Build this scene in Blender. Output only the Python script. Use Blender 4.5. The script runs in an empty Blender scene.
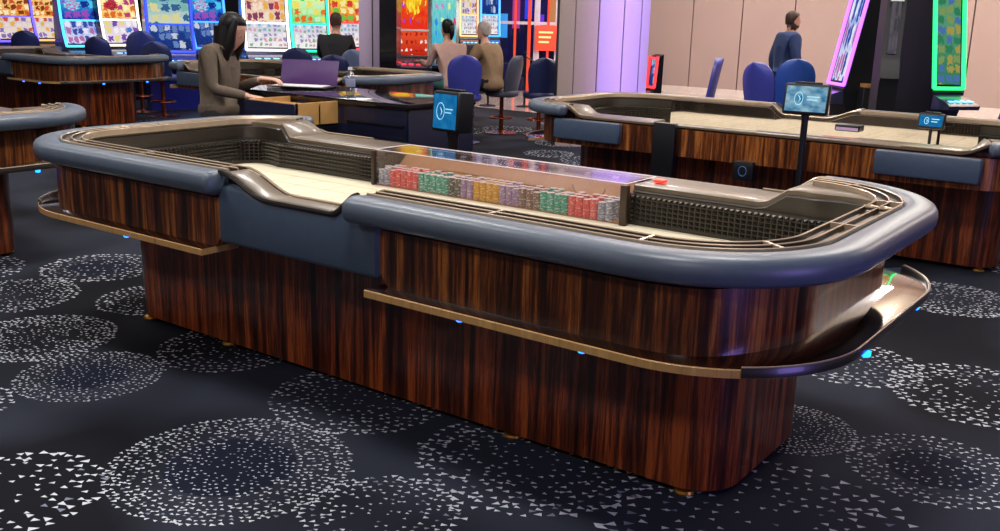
import bpy, bmesh, math, random
from mathutils import Vector, Matrix
random.seed(7)
S = bpy.context.scene
COL = S.collection
R = math.radians
pi = math.pi

# ------------------------------------------------------------------ camera
CP = Vector((2.8434, -3.3687, 1.6317)); YAW, PIT, ROL, F = R(35.8927), R(14.3658), R(1.5486), 989.51
FW = Vector((-math.sin(YAW)*math.cos(PIT), math.cos(YAW)*math.cos(PIT), -math.sin(PIT)))
RT0 = Vector((math.cos(YAW), math.sin(YAW), 0)); UP0 = RT0.cross(FW)
RT = RT0*math.cos(ROL)+UP0*math.sin(ROL); UP = -RT0*math.sin(ROL)+UP0*math.cos(ROL)
cam = bpy.data.objects.new('camera', bpy.data.cameras.new('camera')); COL.objects.link(cam)
M = Matrix((RT, UP, -FW)).transposed().to_4x4(); M.translation = CP
cam.matrix_world = M
cam.data.sensor_width = 36; cam.data.lens = F/1000*36; cam.data.clip_end = 200
S.camera = cam
def ray(u, v): return FW+RT*(u-500)/F-UP*(v-265.5)/F
def atz(u, v, z): d = ray(u, v); return CP+d*((z-CP.z)/d.z)
def aty(u, v, y): d = ray(u, v); return CP+d*((y-CP.y)/d.y)
def atd(u, v, d): return CP+ray(u, v)*d

# ------------------------------------------------------------------ mesh helpers
class MB:
    def __init__(s): s.v = []; s.f = []; s.m = []; s.uv = {}
    def add(s, vs, fs, mi=0):
        o = len(s.v); s.v += [tuple(p) for p in vs]
        for f in fs: s.f.append(tuple(o+i for i in f)); s.m.append(mi)
        return s
    def box(s, x0, x1, y0, y1, z0, z1, mi=0, b=0.0):
        if x0 > x1: x0, x1 = x1, x0
        if y0 > y1: y0, y1 = y1, y0
        if z0 > z1: z0, z1 = z1, z0
        b = min(b, (x1-x0)*.45, (y1-y0)*.45, (z1-z0)*.45)
        if b <= 0:
            vs = [(x, y, z) for z in (z0, z1) for y in (y0, y1) for x in (x0, x1)]
            return s.add(vs, [(0, 2, 3, 1), (4, 5, 7, 6), (0, 1, 5, 4), (2, 6, 7, 3), (0, 4, 6, 2), (1, 3, 7, 5)], mi)
        rings = []
        for z, k in ((z0, 1), (z0+b*.3, .3), (z0+b, 0), (z1-b, 0), (z1-b*.3, .3), (z1, 1)):
            i = b*k; X0, X1, Y0, Y1 = x0+i, x1-i, y0+i, y1-i; c = b*.6
            rings.append([(X0+c, Y0, z), (X1-c, Y0, z), (X1, Y0+c, z), (X1, Y1-c, z), (X1-c, Y1, z), (X0+c, Y1, z), (X0, Y1-c, z), (X0, Y0+c, z)])
        return s.loft(rings, mi, True, True)
    def loft(s, rings, mi=0, closed=True, cap=False):
        n = len(rings[0]); vs = [p for r in rings for p in r]; fs = []
        for k in range(len(rings)-1):
            for i in range(n if closed else n-1):
                j = (i+1) % n; fs.append((k*n+i, k*n+j, (k+1)*n+j, (k+1)*n+i))
        if cap: fs.append(tuple(range(n))[::-1]); fs.append(tuple((len(rings)-1)*n+i for i in range(n)))
        return s.add(vs, fs, mi)
    def tube(s, pts, r, n=8, mi=0, cap=True, closed=False):
        P = [Vector(p) for p in pts]; rr = r if isinstance(r, (list, tuple)) else [r]*len(P); rings = []; prev = None
        for k, p in enumerate(P):
            if closed: t = P[(k+1) % len(P)]-P[k-1]
            else: t = P[min(k+1, len(P)-1)]-P[max(k-1, 0)]
            t.normalize()
            a = prev-t*prev.dot(t) if prev else t.orthogonal()
            if a.length < 1e-4: a = t.orthogonal()
            a.normalize(); prev = a; b = t.cross(a)
            rings.append([tuple(p+(a*math.cos(2*pi*i/n)+b*math.sin(2*pi*i/n))*rr[k]) for i in range(n)])
        if closed: rings.append(rings[0])
        return s.loft(rings, mi, True, cap and not closed)
    def lathe(s, prof, c=(0, 0, 0), n=20, mi=0):
        rings = [[(c[0]+r*math.cos(2*pi*i/n), c[1]+r*math.sin(2*pi*i/n), c[2]+z) for i in range(n)] for r, z in prof]
        return s.loft(rings, mi, True, True)
    def prism(s, poly, axis, a, b, mi=0):
        n = len(poly); mk = {'x': lambda p, t: (t, p[0], p[1]), 'y': lambda p, t: (p[0], t, p[1]), 'z': lambda p, t: (p[0], p[1], t)}[axis]
        return s.loft([[mk(p, a) for p in poly], [mk(p, b) for p in poly]], mi, True, True)
    def xf(s, m, start=0):
        s.v = s.v[:start]+[tuple(m @ Vector(p)) for p in s.v[start:]]; return s
    def build(s, name, mats, parent=None, smooth=True, ang=40, uvs=None):
        me = bpy.data.meshes.new(name); me.from_pydata(s.v, [], s.f)
        mats = mats if isinstance(mats, (list, tuple)) else [mats]
        for m in mats: me.materials.append(m)
        for p, i in zip(me.polygons, s.m): p.material_index = i
        if uvs:
            l = me.uv_layers.new(name='UVMap')
            for lp in me.loops: l.data[lp.index].uv = uvs[lp.vertex_index]
        me.update()
        bm = bmesh.new(); bm.from_mesh(me)
        if not uvs: bmesh.ops.recalc_face_normals(bm, faces=bm.faces)
        if smooth:
            for f in bm.faces: f.smooth = True
            for e in bm.edges:
                if len(e.link_faces) == 2 and e.calc_face_angle(0) > R(ang): e.smooth = False
        bm.to_mesh(me); bm.free()
        o = bpy.data.objects.new(name, me); COL.objects.link(o)
        if parent: o.parent = parent
        return o
def tag(o, label=None, cat=None, group=None, kind=None):
    if label: o['label'] = label
    if cat: o['category'] = cat
    if group: o['group'] = group
    if kind: o['kind'] = kind
    return o
def empty(name, loc=(0, 0, 0), rz=0.0):
    o = bpy.data.objects.new(name, None); COL.objects.link(o); o.location = loc; o.rotation_euler = (0, 0, rz); o.empty_display_size = .1
    return o
def copy_tree(o, parent=None):
    c = o.copy(); COL.objects.link(c)
    if parent: c.parent = parent
    for ch in list(o.children): copy_tree(ch, c)
    return c
def flatten(o):
    out = [o]
    for c in o.children: out += flatten(c)
    return out
def smooth(t): t = max(0, min(1, t)); return t*t*(3-2*t)

# ------------------------------------------------------------------ materials
def rgb(h): 
    h = h.lstrip('#'); c = [int(h[i:i+2], 16)/255 for i in (0, 2, 4)]
    return tuple((x/12.92 if x <= .04045 else ((x+.055)/1.055)**2.4) for x in c)+(1,)
def mat(name, col, rough=.5, metal=0, spec=.5, coat=0, emit=None, es=0, trans=0, bump=None, var=0, vscale=20, sheen=0):
    m = bpy.data.materials.new(name); m.use_nodes = True; nt = m.node_tree; b = nt.nodes['Principled BSDF']
    c = rgb(col) if isinstance(col, str) else col
    b.inputs['Base Color'].default_value = c; b.inputs['Roughness'].default_value = rough; b.inputs['Metallic'].default_value = metal
    b.inputs['Specular IOR Level'].default_value = spec; b.inputs['Coat Weight'].default_value = coat; b.inputs['Coat Roughness'].default_value = .06
    if sheen: b.inputs['Sheen Weight'].default_value = sheen
    if emit: b.inputs['Emission Color'].default_value = rgb(emit) if isinstance(emit, str) else emit; b.inputs['Emission Strength'].default_value = es
    if trans: b.inputs['Transmission Weight'].default_value = trans
    tc = nt.nodes.new('ShaderNodeTexCoord')
    n = nt.nodes.new('ShaderNodeTexNoise'); n.inputs['Scale'].default_value = vscale; n.inputs['Detail'].default_value = 4
    nt.links.new(tc.outputs['Object'], n.inputs['Vector'])
    r = nt.nodes.new('ShaderNodeValToRGB'); v = var if var else .06
    r.color_ramp.elements[0].color = tuple(x*(1-v) for x in c[:3])+(1,); r.color_ramp.elements[1].color = tuple(min(1, x*(1+v)) for x in c[:3])+(1,)
    r.color_ramp.elements[0].position = .3; r.color_ramp.elements[1].position = .7
    nt.links.new(n.outputs['Fac'], r.inputs[0]); nt.links.new(r.outputs[0], b.inputs['Base Color'])
    if bump:
        n2 = nt.nodes.new('ShaderNodeTexNoise'); n2.inputs['Scale'].default_value = bump[0]; n2.inputs['Detail'].default_value = 3
        bp = nt.nodes.new('ShaderNodeBump'); bp.inputs['Strength'].default_value = bump[1]; bp.inputs['Distance'].default_value = .002
        nt.links.new(tc.outputs['Object'], n2.inputs['Vector']); nt.links.new(n2.outputs['Fac'], bp.inputs['Height']); nt.links.new(bp.outputs[0], b.inputs['Normal'])
    return m
def wood(name, cols, sx=16, rough=.28, coat=.35, off=0):
    m = bpy.data.materials.new(name); m.use_nodes = True; nt = m.node_tree; b = nt.nodes['Principled BSDF']
    tc = nt.nodes.new('ShaderNodeTexCoord'); mp = nt.nodes.new('ShaderNodeMapping'); mp.inputs['Scale'].default_value = (1, 1, .035); mp.inputs['Location'].default_value = (off, off, 0)
    nt.links.new(tc.outputs['Object'], mp.inputs['Vector'])
    n1 = nt.nodes.new('ShaderNodeTexNoise'); n1.inputs['Scale'].default_value = sx; n1.inputs['Detail'].default_value = 9; n1.inputs['Roughness'].default_value = .78; n1.inputs['Distortion'].default_value = .25
    nt.links.new(mp.outputs[0], n1.inputs['Vector'])
    r = nt.nodes.new('ShaderNodeValToRGB'); el = r.color_ramp.elements
    pos = [.30, .40, .47, .53, .59, .68][:len(cols)]
    el[0].position = pos[0]; el[0].color = rgb(cols[0]); el[1].position = pos[-1]; el[1].color = rgb(cols[-1])
    for p, c in zip(pos[1:-1], cols[1:-1]): e = el.new(p); e.color = rgb(c)
    nt.links.new(n1.outputs['Fac'], r.inputs[0]); nt.links.new(r.outputs[0], b.inputs['Base Color'])
    b.inputs['Roughness'].default_value = rough; b.inputs['Coat Weight'].default_value = coat; b.inputs['Coat Roughness'].default_value = .05
    return m
def glassy(name, tint='#e8e4ea', refl=.12, rough=.04):
    m = bpy.data.materials.new(name); m.use_nodes = True; nt = m.node_tree; nt.nodes.clear()
    o = nt.nodes.new('ShaderNodeOutputMaterial'); t = nt.nodes.new('ShaderNodeBsdfTransparent'); g = nt.nodes.new('ShaderNodeBsdfGlossy'); mx = nt.nodes.new('ShaderNodeMixShader')
    fr = nt.nodes.new('ShaderNodeLayerWeight'); pw = nt.nodes.new('ShaderNodeMath'); pw.operation = 'POWER'; pw.inputs[1].default_value = 4.5; nt.links.new(fr.outputs['Facing'], pw.inputs[0]); ma = nt.nodes.new('ShaderNodeMath'); ma.operation = 'MULTIPLY_ADD'; ma.inputs[1].default_value = .8; ma.inputs[2].default_value = refl
    t.inputs[0].default_value = rgb(tint); g.inputs['Roughness'].default_value = rough; g.inputs['Color'].default_value = (1, 1, 1, 1)
    nt.links.new(pw.outputs[0], ma.inputs[0]); nt.links.new(ma.outputs[0], mx.inputs[0]); nt.links.new(t.outputs[0], mx.inputs[1]); nt.links.new(g.outputs[0], mx.inputs[2]); nt.links.new(mx.outputs[0], o.inputs[0])
    return m
def screen(name, cols, bg, nx=5, ny=4, strength=2.2, gap=.55, blob=None):
    """lit game screen: grid of coloured symbols on a background, in the part's own UV space"""
    m = bpy.data.materials.new(name); m.use_nodes = True; nt = m.node_tree; nt.nodes.clear(); N = nt.nodes.new; L = nt.links.new
    o = N('ShaderNodeOutputMaterial'); e = N('ShaderNodeEmission'); e.inputs[1].default_value = strength*.62
    tc = N('ShaderNodeTexCoord'); mp = N('ShaderNodeMapping'); mp.inputs['Scale'].default_value = (nx, ny, 1)
    L(tc.outputs['UV'], mp.inputs[0])
    v = N('ShaderNodeTexVoronoi'); v.voronoi_dimensions = '2D'; v.distance = 'CHEBYCHEV'; v.inputs['Scale'].default_value = 1; v.inputs['Randomness'].default_value = .22
    wz = N('ShaderNodeTexNoise'); wz.inputs['Scale'].default_value = 9; wz.inputs['Detail'].default_value = 2; L(tc.outputs['UV'], wz.inputs['Vector'])
    wa = N('ShaderNodeVectorMath'); wa.operation = 'MULTIPLY_ADD'; wa.inputs[1].default_value = (.9, .9, 0); L(wz.outputs['Color'], wa.inputs[0]); L(mp.outputs[0], wa.inputs[2]); L(wa.outputs[0], v.inputs['Vector'])
    sp = N('ShaderNodeSeparateColor'); L(v.outputs['Color'], sp.inputs[0])
    r = N('ShaderNodeValToRGB'); r.color_ramp.interpolation = 'CONSTANT'; el = r.color_ramp.elements
    el[0].color = rgb(cols[0]); el[1].position = 1-1/len(cols); el[1].color = rgb(cols[-1])
    for k, c in enumerate(cols[1:-1]): q = el.new((k+1)/len(cols)); q.color = rgb(c)
    L(sp.outputs[0], r.inputs[0])
    nz = N('ShaderNodeTexNoise'); nz.inputs['Scale'].default_value = 14; nz.inputs['Detail'].default_value = 3; L(tc.outputs['UV'], nz.inputs['Vector'])
    r2 = N('ShaderNodeValToRGB'); r2.color_ramp.elements[0].position = .3; r2.color_ramp.elements[1].position = .7
    b0 = rgb(bg[0]); b1 = rgb(bg[1]); r2.color_ramp.elements[0].color = b0; r2.color_ramp.elements[1].color = b1
    gr = N('ShaderNodeSeparateXYZ'); L(tc.outputs['UV'], gr.inputs[0])
    av = N('ShaderNodeMath'); av.operation = 'MULTIPLY_ADD'; av.inputs[1].default_value = .6; L(gr.outputs[1], av.inputs[0])
    sc = N('ShaderNodeMath'); sc.operation = 'MULTIPLY'; sc.inputs[1].default_value = .5; L(nz.outputs[0], sc.inputs[0]); L(sc.outputs[0], av.inputs[2]); L(av.outputs[0], r2.inputs[0])
    lt = N('ShaderNodeMath'); lt.operation = 'LESS_THAN'; lt.inputs[1].default_value = gap
    ad = N('ShaderNodeMath'); ad.operation = 'MULTIPLY_ADD'; ad.inputs[1].default_value = .35; L(nz.outputs[0], ad.inputs[0]); L(v.outputs['Distance'], ad.inputs[2]); L(ad.outputs[0], lt.inputs[0])
    mx = N('ShaderNodeMix'); mx.data_type = 'RGBA'; L(lt.outputs[0], mx.inputs[0]); L(r2.outputs[0], mx.inputs[6]); L(r.outputs[0], mx.inputs[7])
    out = mx.outputs[2]
    if blob:
        vm = N('ShaderNodeVectorMath'); vm.operation = 'DISTANCE'; vm.inputs[1].default_value = (blob[0], blob[1], 0); L(tc.outputs['UV'], vm.inputs[0])
        a2 = N('ShaderNodeMath'); a2.operation = 'MULTIPLY_ADD'; a2.inputs[1].default_value = .3; L(nz.outputs[0], a2.inputs[0]); L(vm.outputs['Value'], a2.inputs[2])
        l2 = N('ShaderNodeMath'); l2.operation = 'LESS_THAN'; l2.inputs[1].default_value = blob[2]+.15; L(a2.outputs[0], l2.inputs[0])
        m2 = N('ShaderNodeMix'); m2.data_type = 'RGBA'; L(l2.outputs[0], m2.inputs[0]); L(out, m2.inputs[6])
        r3 = N('ShaderNodeValToRGB'); r3.color_ramp.elements[0].color = rgb(blob[3]); r3.color_ramp.elements[1].color = rgb(blob[4]); r3.color_ramp.elements[0].position = .4; r3.color_ramp.elements[1].position = .6
        L(nz.outputs[0], r3.inputs[0]); L(r3.outputs[0], m2.inputs[7]); out = m2.outputs[2]
    L(out, e.inputs[0]); L(e.outputs[0], o.inputs[0])
    return m
def glow(name, c, s): 
    return mat(name, c, .4, emit=c, es=s*(.6 if name.startswith('edge') else 1))

EB = ['#140905', '#26120a', '#462211', '#78401b', '#ab6a30', '#6b3919']
m_wood = wood('ebony_veneer', EB, 23)
m_wood_base = wood('ebony_veneer_base', ['#140806', '#260f09', '#481e0f', '#783516', '#a85524', '#602c14'], 22, off=3.3)
m_edge = wood('light_veneer_edge', ['#8d6a3c', '#a07a48', '#b58e58', '#a88050', '#c09a62', '#94713f'], 30, .35, .2)
m_shelf = mat('polished_dark_shelf', '#2a130b', .05, coat=1.0, spec=1.0); m_shelf.node_tree.nodes['Principled BSDF'].inputs['Coat IOR'].default_value = 2.0
m_vinyl = mat('slate_blue_vinyl', '#505c6c', .36, spec=.55, bump=(500, .12))
m_panelv = mat('slate_blue_panel_vinyl', '#3f4e63', .42, spec=.45, bump=(500, .12))
m_rack = mat('bronze_rack', '#4a3c30', .3, coat=.3)
m_rackedge = mat('rack_ridge', '#b9a690', .25, metal=.4)
m_groove = mat('rack_groove', '#2b211b', .3)
m_rim = mat('taupe_rim', '#5f5242', .38, coat=.2)
m_inner = mat('brown_inner_wall', '#2a241e', .4, coat=.2)
m_rubber = mat('diamond_rubber', '#1f1a16', .2, spec=1)
m_mirror = mat('mirror', '#d8d2d0', .03, metal=1); m_trim = mat('dark_trim', '#231c18', .3, coat=.3)
m_felt = mat('cream_felt', '#d9cfb4', .9, var=.05, vscale=200)
m_fred = mat('felt_red_print', '#d78a6a', .9); m_fpur = mat('felt_violet_print', '#7d7896', .9); m_fline = mat('felt_line_print', '#b8a680', .9)
m_brass = mat('brass', '#b98a3e', .28, metal=.9)
m_led = glow('blue_led', '#1464ff', 7)
m_black = mat('black_plastic', '#101116', .35)
m_blackgloss = mat('black_gloss', '#0b0c14', .08, coat=1)
m_navy = mat('navy_laminate', '#141a33', .3, coat=.3)
m_acr = glassy('acrylic', '#f2eff2', .03); m_acrtop = glassy('acrylic_top', '#efeaf0', .10, .10)
m_postb = mat('bronze_post', '#3f3328', .35, metal=.3)
m_white = mat('white_plastic', '#e6e2e6', .4)
m_maple = mat('maple', '#c99a5a', .45, var=.12, vscale=8); m_maple_in = mat('maple_inside', '#b07f45', .5)

# ------------------------------------------------------------------ craps table
A, B, RR, H = 2.057, .928, .563, .986
def outline(A, B, R, step=.06, ncor=22, cuts=()):
    """closed CCW list of (point, outward normal), starting mid right end"""
    P = []
    def seg(p, q, n):
        L = (Vector(q)-Vector(p)).length; k = max(1, int(L/step))
        for j in range(k): t = j/k; P.append((p[0]+(q[0]-p[0])*t, p[1]+(q[1]-p[1])*t, n[0], n[1]))
    def arc(cx, cy, a0):
        for k in range(ncor): a = R_(a0+90*k/ncor); P.append((cx+R*math.cos(a), cy+R*math.sin(a), math.cos(a), math.sin(a)))
    R_ = math.radians
    seg((A, 0), (A, B-R), (1, 0)); arc(A-R, B-R, 0); seg((A-R, B), (-A+R, B), (0, 1)); arc(-A+R, B-R, 90)
    seg((-A, B-R), (-A, -B+R), (-1, 0)); arc(-A+R, -B+R, 180); seg((-A+R, -B), (A-R, -B), (0, -1)); arc(A-R, -B+R, 270); seg((A, -B+R), (A, 0), (1, 0))
    return P
FL0, FL1 = -1.74, -1.47      # far side ramp left: high end, low end
FR0, FR1 = 1.50, 1.34
HL = .902; HF = .905
NL, NR = -.385, .385
def Hfun(x, y):
    if y > 0.3:
        if FL1 <= x <= FR1: h = HF
        elif x < FL1: h = HF+(H-HF)*smooth((FL1-x)/(FL1-FL0))
        else: h = HF+(H-HF)*smooth((x-FR1)/(FR0-FR1))
        return h
    if y < -.5 and NL < x < NR:
        if x < -.10: return HL+(H-HL)*smooth((-.10-x)/(-.10-NL))
        if x > .25: return HL+(H-HL)*smooth((x-.25)/(NR-.25))
        return HL
    return H
OUT = outline(A, B, RR, step=.04)
_o = []
for p_, q_ in zip(OUT, OUT[1:]+OUT[:1]):
    _o.append(p_)
    if p_[1] > .9 and q_[1] > .9:
        for c_ in (.752, .748, -.748, -.752):
            if q_[0] < c_ < p_[0]: _o.append((c_, B, 0, 1))
OUT = _o
def inner_in(x, y, ny):
    if y > .9 and abs(x) < .75: return .195
    return .215+.185*smooth((y-.5)/.4)*smooth(ny)
def fary(y): return smooth((y-.25)/.6)
def section(x_start_far, x_end_near, left):
    """part of the outline that carries the padded rail"""
    pts = []
    if left:
        i0 = next(i for i, p in enumerate(OUT) if p[1] > .3 and p[0] < x_start_far)
        i = i0
        while not (OUT[i][3] < -.999 and OUT[i][0] > x_end_near): pts.append(OUT[i]); i = (i+1) % len(OUT)
        pts.append((x_end_near, -B, 0, -1))
    else:
        i0 = next(i for i, p in enumerate(OUT) if p[3] < -.999 and p[0] > x_end_near)
        pts = [(x_end_near, -B, 0, -1)]; i = i0
        while not (OUT[i][1] > .3 and OUT[i][0] < x_start_far): pts.append(OUT[i]); i = (i+1) % len(OUT)
    return pts
SECL = section(-1.66, NL, True); SECR = section(1.47, NR, False)
def sweep(mb, pts, prof, mi=0, closed_prof=True, cap=True, loop=False):
    rings = [[(x-nx*i, y-ny*i, z) for i, z in prof] for x, y, nx, ny in pts]
    if loop: rings.append(rings[0])
    return mb.loft(rings, mi, closed_prof, cap and not loop)
def cushion(pts):
    mb = MB(); rings = []; ci, cz = .066, .938; a, b = .066, .0485
    n = 18
    def ring(p, sc, push=0):
        x, y, nx, ny = p; r = []
        for k in range(n):
            t = 2*pi*k/n; c, s = math.cos(t), math.sin(t)
            i = ci-a*sc*math.copysign(abs(c)**.75, c); z = cz+b*sc*math.copysign(abs(s)**.75, s)
            r.append((x-nx*i+push*(-ny), y-ny*i+push*nx, z))
        return r
    # direction of travel is (-ny, nx)
    for sc, pu in ((.35, -.020), (.75, -.014), (.93, -.006)): rings.append(ring(pts[0], sc, pu))
    for p in pts: rings.append(ring(p, 1))
    for sc, pu in ((.93, .006), (.75, .014), (.35, .020)): rings.append(ring(pts[-1], sc, pu))
    return mb.loft(rings, 0, True, True)

def build_table():
    T = empty('craps_table')
    # cushions and chip racks
    for pts in (SECL, SECR):
        cu = cushion(pts).build('armrest_cushion', m_vinyl, T, ang=60)
        mb = MB(); i0, i1 = .128, .222; w = (i1-i0)/2
        for k in range(2):
            c = i0+w*(k+.5); g = [(c-w/2+.004, .9835)]
            g += [(c+.019*math.cos(pi+pi*j/6)*-1*-1, .979+.016*math.sin(pi+pi*j/6)) for j in range(7)]
            g += [(c+w/2-.004, .9835)]
            sweep(mb, pts, g+[(c+w/2-.004, .958), (c-w/2+.004, .958)], 0)
        rk = mb.build('chip_rack', m_groove, T)
        mb = MB()
        for k in range(3):
            c = i0+w*k; sweep(mb, pts, [(c-.004, .955), (c-.004, .9855), (c, .988), (c+.004, .9855), (c+.004, .955)], 0)
        mb.build('rack_ridge', m_rackedge, rk)
        # dividers
        L = 0
        for a, b in zip(pts[:-1], pts[1:]):
            L += math.hypot(b[0]-a[0], b[1]-a[1])
            if L > .55:
                L = 0; x, y, nx, ny = a; t = Vector((-ny, nx, 0))*.006
                v = []
                for z in (.958, .987):
                    for i, s in ((i0, -1), (i0, 1), (i1, 1), (i1, -1)): v.append((x-nx*i+t.x*s, y-ny*i+t.y*s, z))
                MB().add(v, [(0, 1, 2, 3)[::-1], (4, 5, 6, 7), (0, 1, 5, 4), (1, 2, 6, 5), (2, 3, 7, 6), (3, 0, 4, 7)]).build('rack_divider', m_rackedge, rk)
    # two cups set into the rack at each end
    for sx in (-1, 1):
        for k, i in enumerate((.152, .2)):
            p = (sx*A, .27*sx, sx, 0)
            c = (p[0]-p[2]*i, p[1], .975)
            MB().lathe([(.0, 0), (.014, 0), (.021, .012), (.026, .014), (.026, .009), (.0, .006)][::-1], c, 16).build('dice_cup', m_rackedge, T)
    # wooden body under the rail and the low sills
    rings = []
    for x, y, nx, ny in OUT:
        h = Hfun(x, y); w = fary(y); lx = abs(nx)
        io = .10; ii = inner_in(x, y, ny)
        il = ii+.012
        zt = h-.018 if h > H-.001 else h-.004
        q = lambda i, z: (x-nx*i, y-ny*i, z)
        rings.append([q(io+.10, .665), q(io+.10, zt-.05), q(io+.006, zt-.02), q(io+.006, zt-.004), q(io+.012, zt), q(ii-.012, zt), q(ii, zt-.004), q(ii, zt-.022), q(il, zt-.03), q(il, min(zt-.035, .868)), q(il+.03, .866), q(il+.03, .70)])
    rings.append(rings[0])
    mb = MB().loft(rings, 0, False)
    for k in range(len(mb.f)):
        seg = k % 11
        mb.m[k] = 0 if seg in (0,) else (2 if seg in (7, 8, 9, 10) else 1)
    mb.build('table_rim', [m_wood, m_rim, m_inner], T)
    # apron and rubber lining
    ap = lambda nx: .09+.075*smooth((abs(nx)-.35)/.65)
    mb = MB(); rings = [[(x-nx*(ap(nx)+i), y-ny*(ap(nx)+i), z) for i, z in ((.03, .655 if not (y < -.9 and -.44 < x < .50) else .71), (0, .655 if not (y < -.9 and -.44 < x < .50) else .71), (0, .87), (.03, .87))] for x, y, nx, ny in OUT]; rings.append(rings[0]); mb.loft(rings, 0, True)
    # the apron is cut down behind the low dealer edge by its own height, it ends under the rim
    mb.build('apron', m_wood, T)
    ins = []
    for x, y, nx, ny in OUT:
        il = inner_in(x, y, ny)+.012
        ins.append(Vector((x-nx*(il+.03), y-ny*(il+.03), 0)))
    dense = []; n = len(ins); acc = 0; pitch = .026
    for k in range(n):
        a, b = ins[k], ins[(k+1) % n]; L = (b-a).length
        while acc < L: dense.append(a.lerp(b, acc/L)); acc += pitch
        acc -= L
    mb = MB(); rows = 6; z0 = .742; dz = .0205
    m = len(dense)
    for k in range(m):
        a, b = dense[k], dense[(k+1) % m]; mid = (a+b)/2; t = (b-a).normalized(); nin = Vector((-t.y, t.x, 0))
        if -.76 < mid.x < .76 and mid.y > 0: continue
        if -1.30 < mid.x < 1.30 and mid.y < 0: continue
        for j in range(rows):
            za, zb = z0+dz*j, z0+dz*(j+1); g = .002
            v = [a+t*g, b-t*g, b-t*g, a+t*g, mid+nin*.017]
            v = [(v[0].x, v[0].y, za+g), (v[1].x, v[1].y, za+g), (v[2].x, v[2].y, zb-g), (v[3].x, v[3].y, zb-g), (v[4].x, v[4].y, (za+zb)/2)]
            mb.add(v, [(0, 1, 4), (1, 2, 4), (2, 3, 4), (3, 0, 4)])
    mb.build('rubber_lining', m_rubber, T, smooth=False)
    mp = [p for p in dense if -1.32 < p.x < 1.32 and p.y < 0]
    mb = MB(); rings = [[(p.x, p.y+.006, .732), (p.x, p.y+.006, Hfun(p.x, -.9)-.035), (p.x, p.y, Hfun(p.x, -.9)-.032), (p.x, p.y, .732)] for p in mp]
    mb.loft(rings, 0, True, True).build('rail_mirror', m_mirror, T, smooth=False)
    # playing surface
    poly = [(p.x, p.y) for p in ins]
    mb = MB().prism(poly, 'z', .712, .727); fe = mb.build('playing_felt', m_felt, T)
    mb = MB()
    def strip(pl, w, mi, z=.7275):
        for a, b in zip(pl[:-1], pl[1:]):
            a = Vector(a); b = Vector(b); t = (b-a).normalized(); n_ = Vector((-t.y, t.x))*w/2
            mb.add([(a.x-n_.x, a.y-n_.y, z), (b.x-n_.x, b.y-n_.y, z), (b.x+n_.x, b.y+n_.y, z), (a.x+n_.x, a.y+n_.y, z)], [(0, 1, 2, 3)], mi)
    for s in (-1, 1):
        for yy in (-.45, -.25, -.05, .15, .33): strip([(s*.42, yy), (s*1.5, yy)], .008, 2)
        for xx in (.42, .62, .82, 1.02, 1.22, 1.5): strip([(s*xx, -.45), (s*xx, .33)], .006, 2)
    strip([(-.33, .35), (.33, .35), (.33, -.45), (-.33, -.45), (-.33, .35)], .008, 2)
    for k in range(5): strip([(-.3, .28-.13*k), (.3, .28-.13*k)], .006, 2)
    strip([(-.9, -.5), (-.05, -.5)], .07, 0); strip([(-.45, -.6), (.5, -.6)], .09, 1)
    mb.build('felt_layout_print', [m_fred, m_fpur, m_fline], fe, smooth=False)
    # drink shelves
    SH = outline(2.055, .911, .52, step=.06)
    def sh_sec(left):
        if left:
            i = next(i for i, p in enumerate(SH) if p[2] < 0 and p[3] > 0 and p[3] < .80); out = []
            while not (SH[i][3] < -.999 and SH[i][0] > -.44): out.append(SH[i]); i = (i+1) % len(SH)
            out.append((-.44, -.911, 0, -1))
        else:
            i = next(i for i, p in enumerate(SH) if p[3] < -.999 and p[0] > .47); out = [(.47, -.911, 0, -1)]
            while not (SH[i][2] > 0 and SH[i][3] > .80): out.append(SH[i]); i = (i+1) % len(SH)
        return out
    for left in (True, False):
        pts = sh_sec(left)
        mb = MB()
        rings = []
        for x, y, nx, ny in pts:
            w = .19+.0*abs(nx)
            rings.append([(x-nx*i, y-ny*i, z) for i, z in ((0.0, .636), (0.0, .660), (.004, .663), (w, .663), (w, .636))])
        mb.loft(rings, 0, True, True)
        for k in range(len(mb.f)): mb.m[k] = {0: 1, 1: 1}.get(k % 5, 0) if k < len(mb.f)-2 else 1
        s_ = mb.build('drink_shelf', [m_shelf, m_edge], T)
        ends = [p for p in pts if abs(p[2]) > .55]
        mb = MB(); sweep(mb, ends, [(-.003, .638), (-.003, .666), (0, .670), (.004, .670), (.007, .666), (.007, .655)], 0); mb.build('shelf_lip', m_trim, s_)
        mb = MB(); mb.tube([(p[0]+p[2]*.002, p[1]+p[3]*.002, .671) for p in ends], .0032, 6); mb.build('lip_bead', m_rackedge, s_)
        for q in (pts[-1], pts[0]): pass
    # pedestal
    BA = outline(1.655, .42, .17, step=.08)
    mb = MB(); rings = []
    for z in (.032, .64): rings.append([(x-(.075 if x < 0 else 0)*(1 if z > .1 else .6), y, z) for x, y, nx, ny in BA])
    mb.loft(rings, 0, True, True); mb.build('pedestal', m_wood_base, T)
    for x in (-.975, .70): MB().box(x-.0015, x+.0015, -.4212, -.4195, .035, .636).build('pedestal_seam', m_trim, T, smooth=False)
    for sy in (-1, 1):
        for x in (-1.61, -.965, .765, 1.51): MB().lathe([(.0, 0), (.036, 0), (.039, .006), (.036, .016), (.024, .022), (.014, .024), (.014, .034), (0, .034)], (x if sy < 0 else x, sy*.375, 0), 20).build('foot', m_brass, T)
    # padded front panel in the notch
    x0, x1 = -.405, .490; n = 46; rings = []
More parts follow.
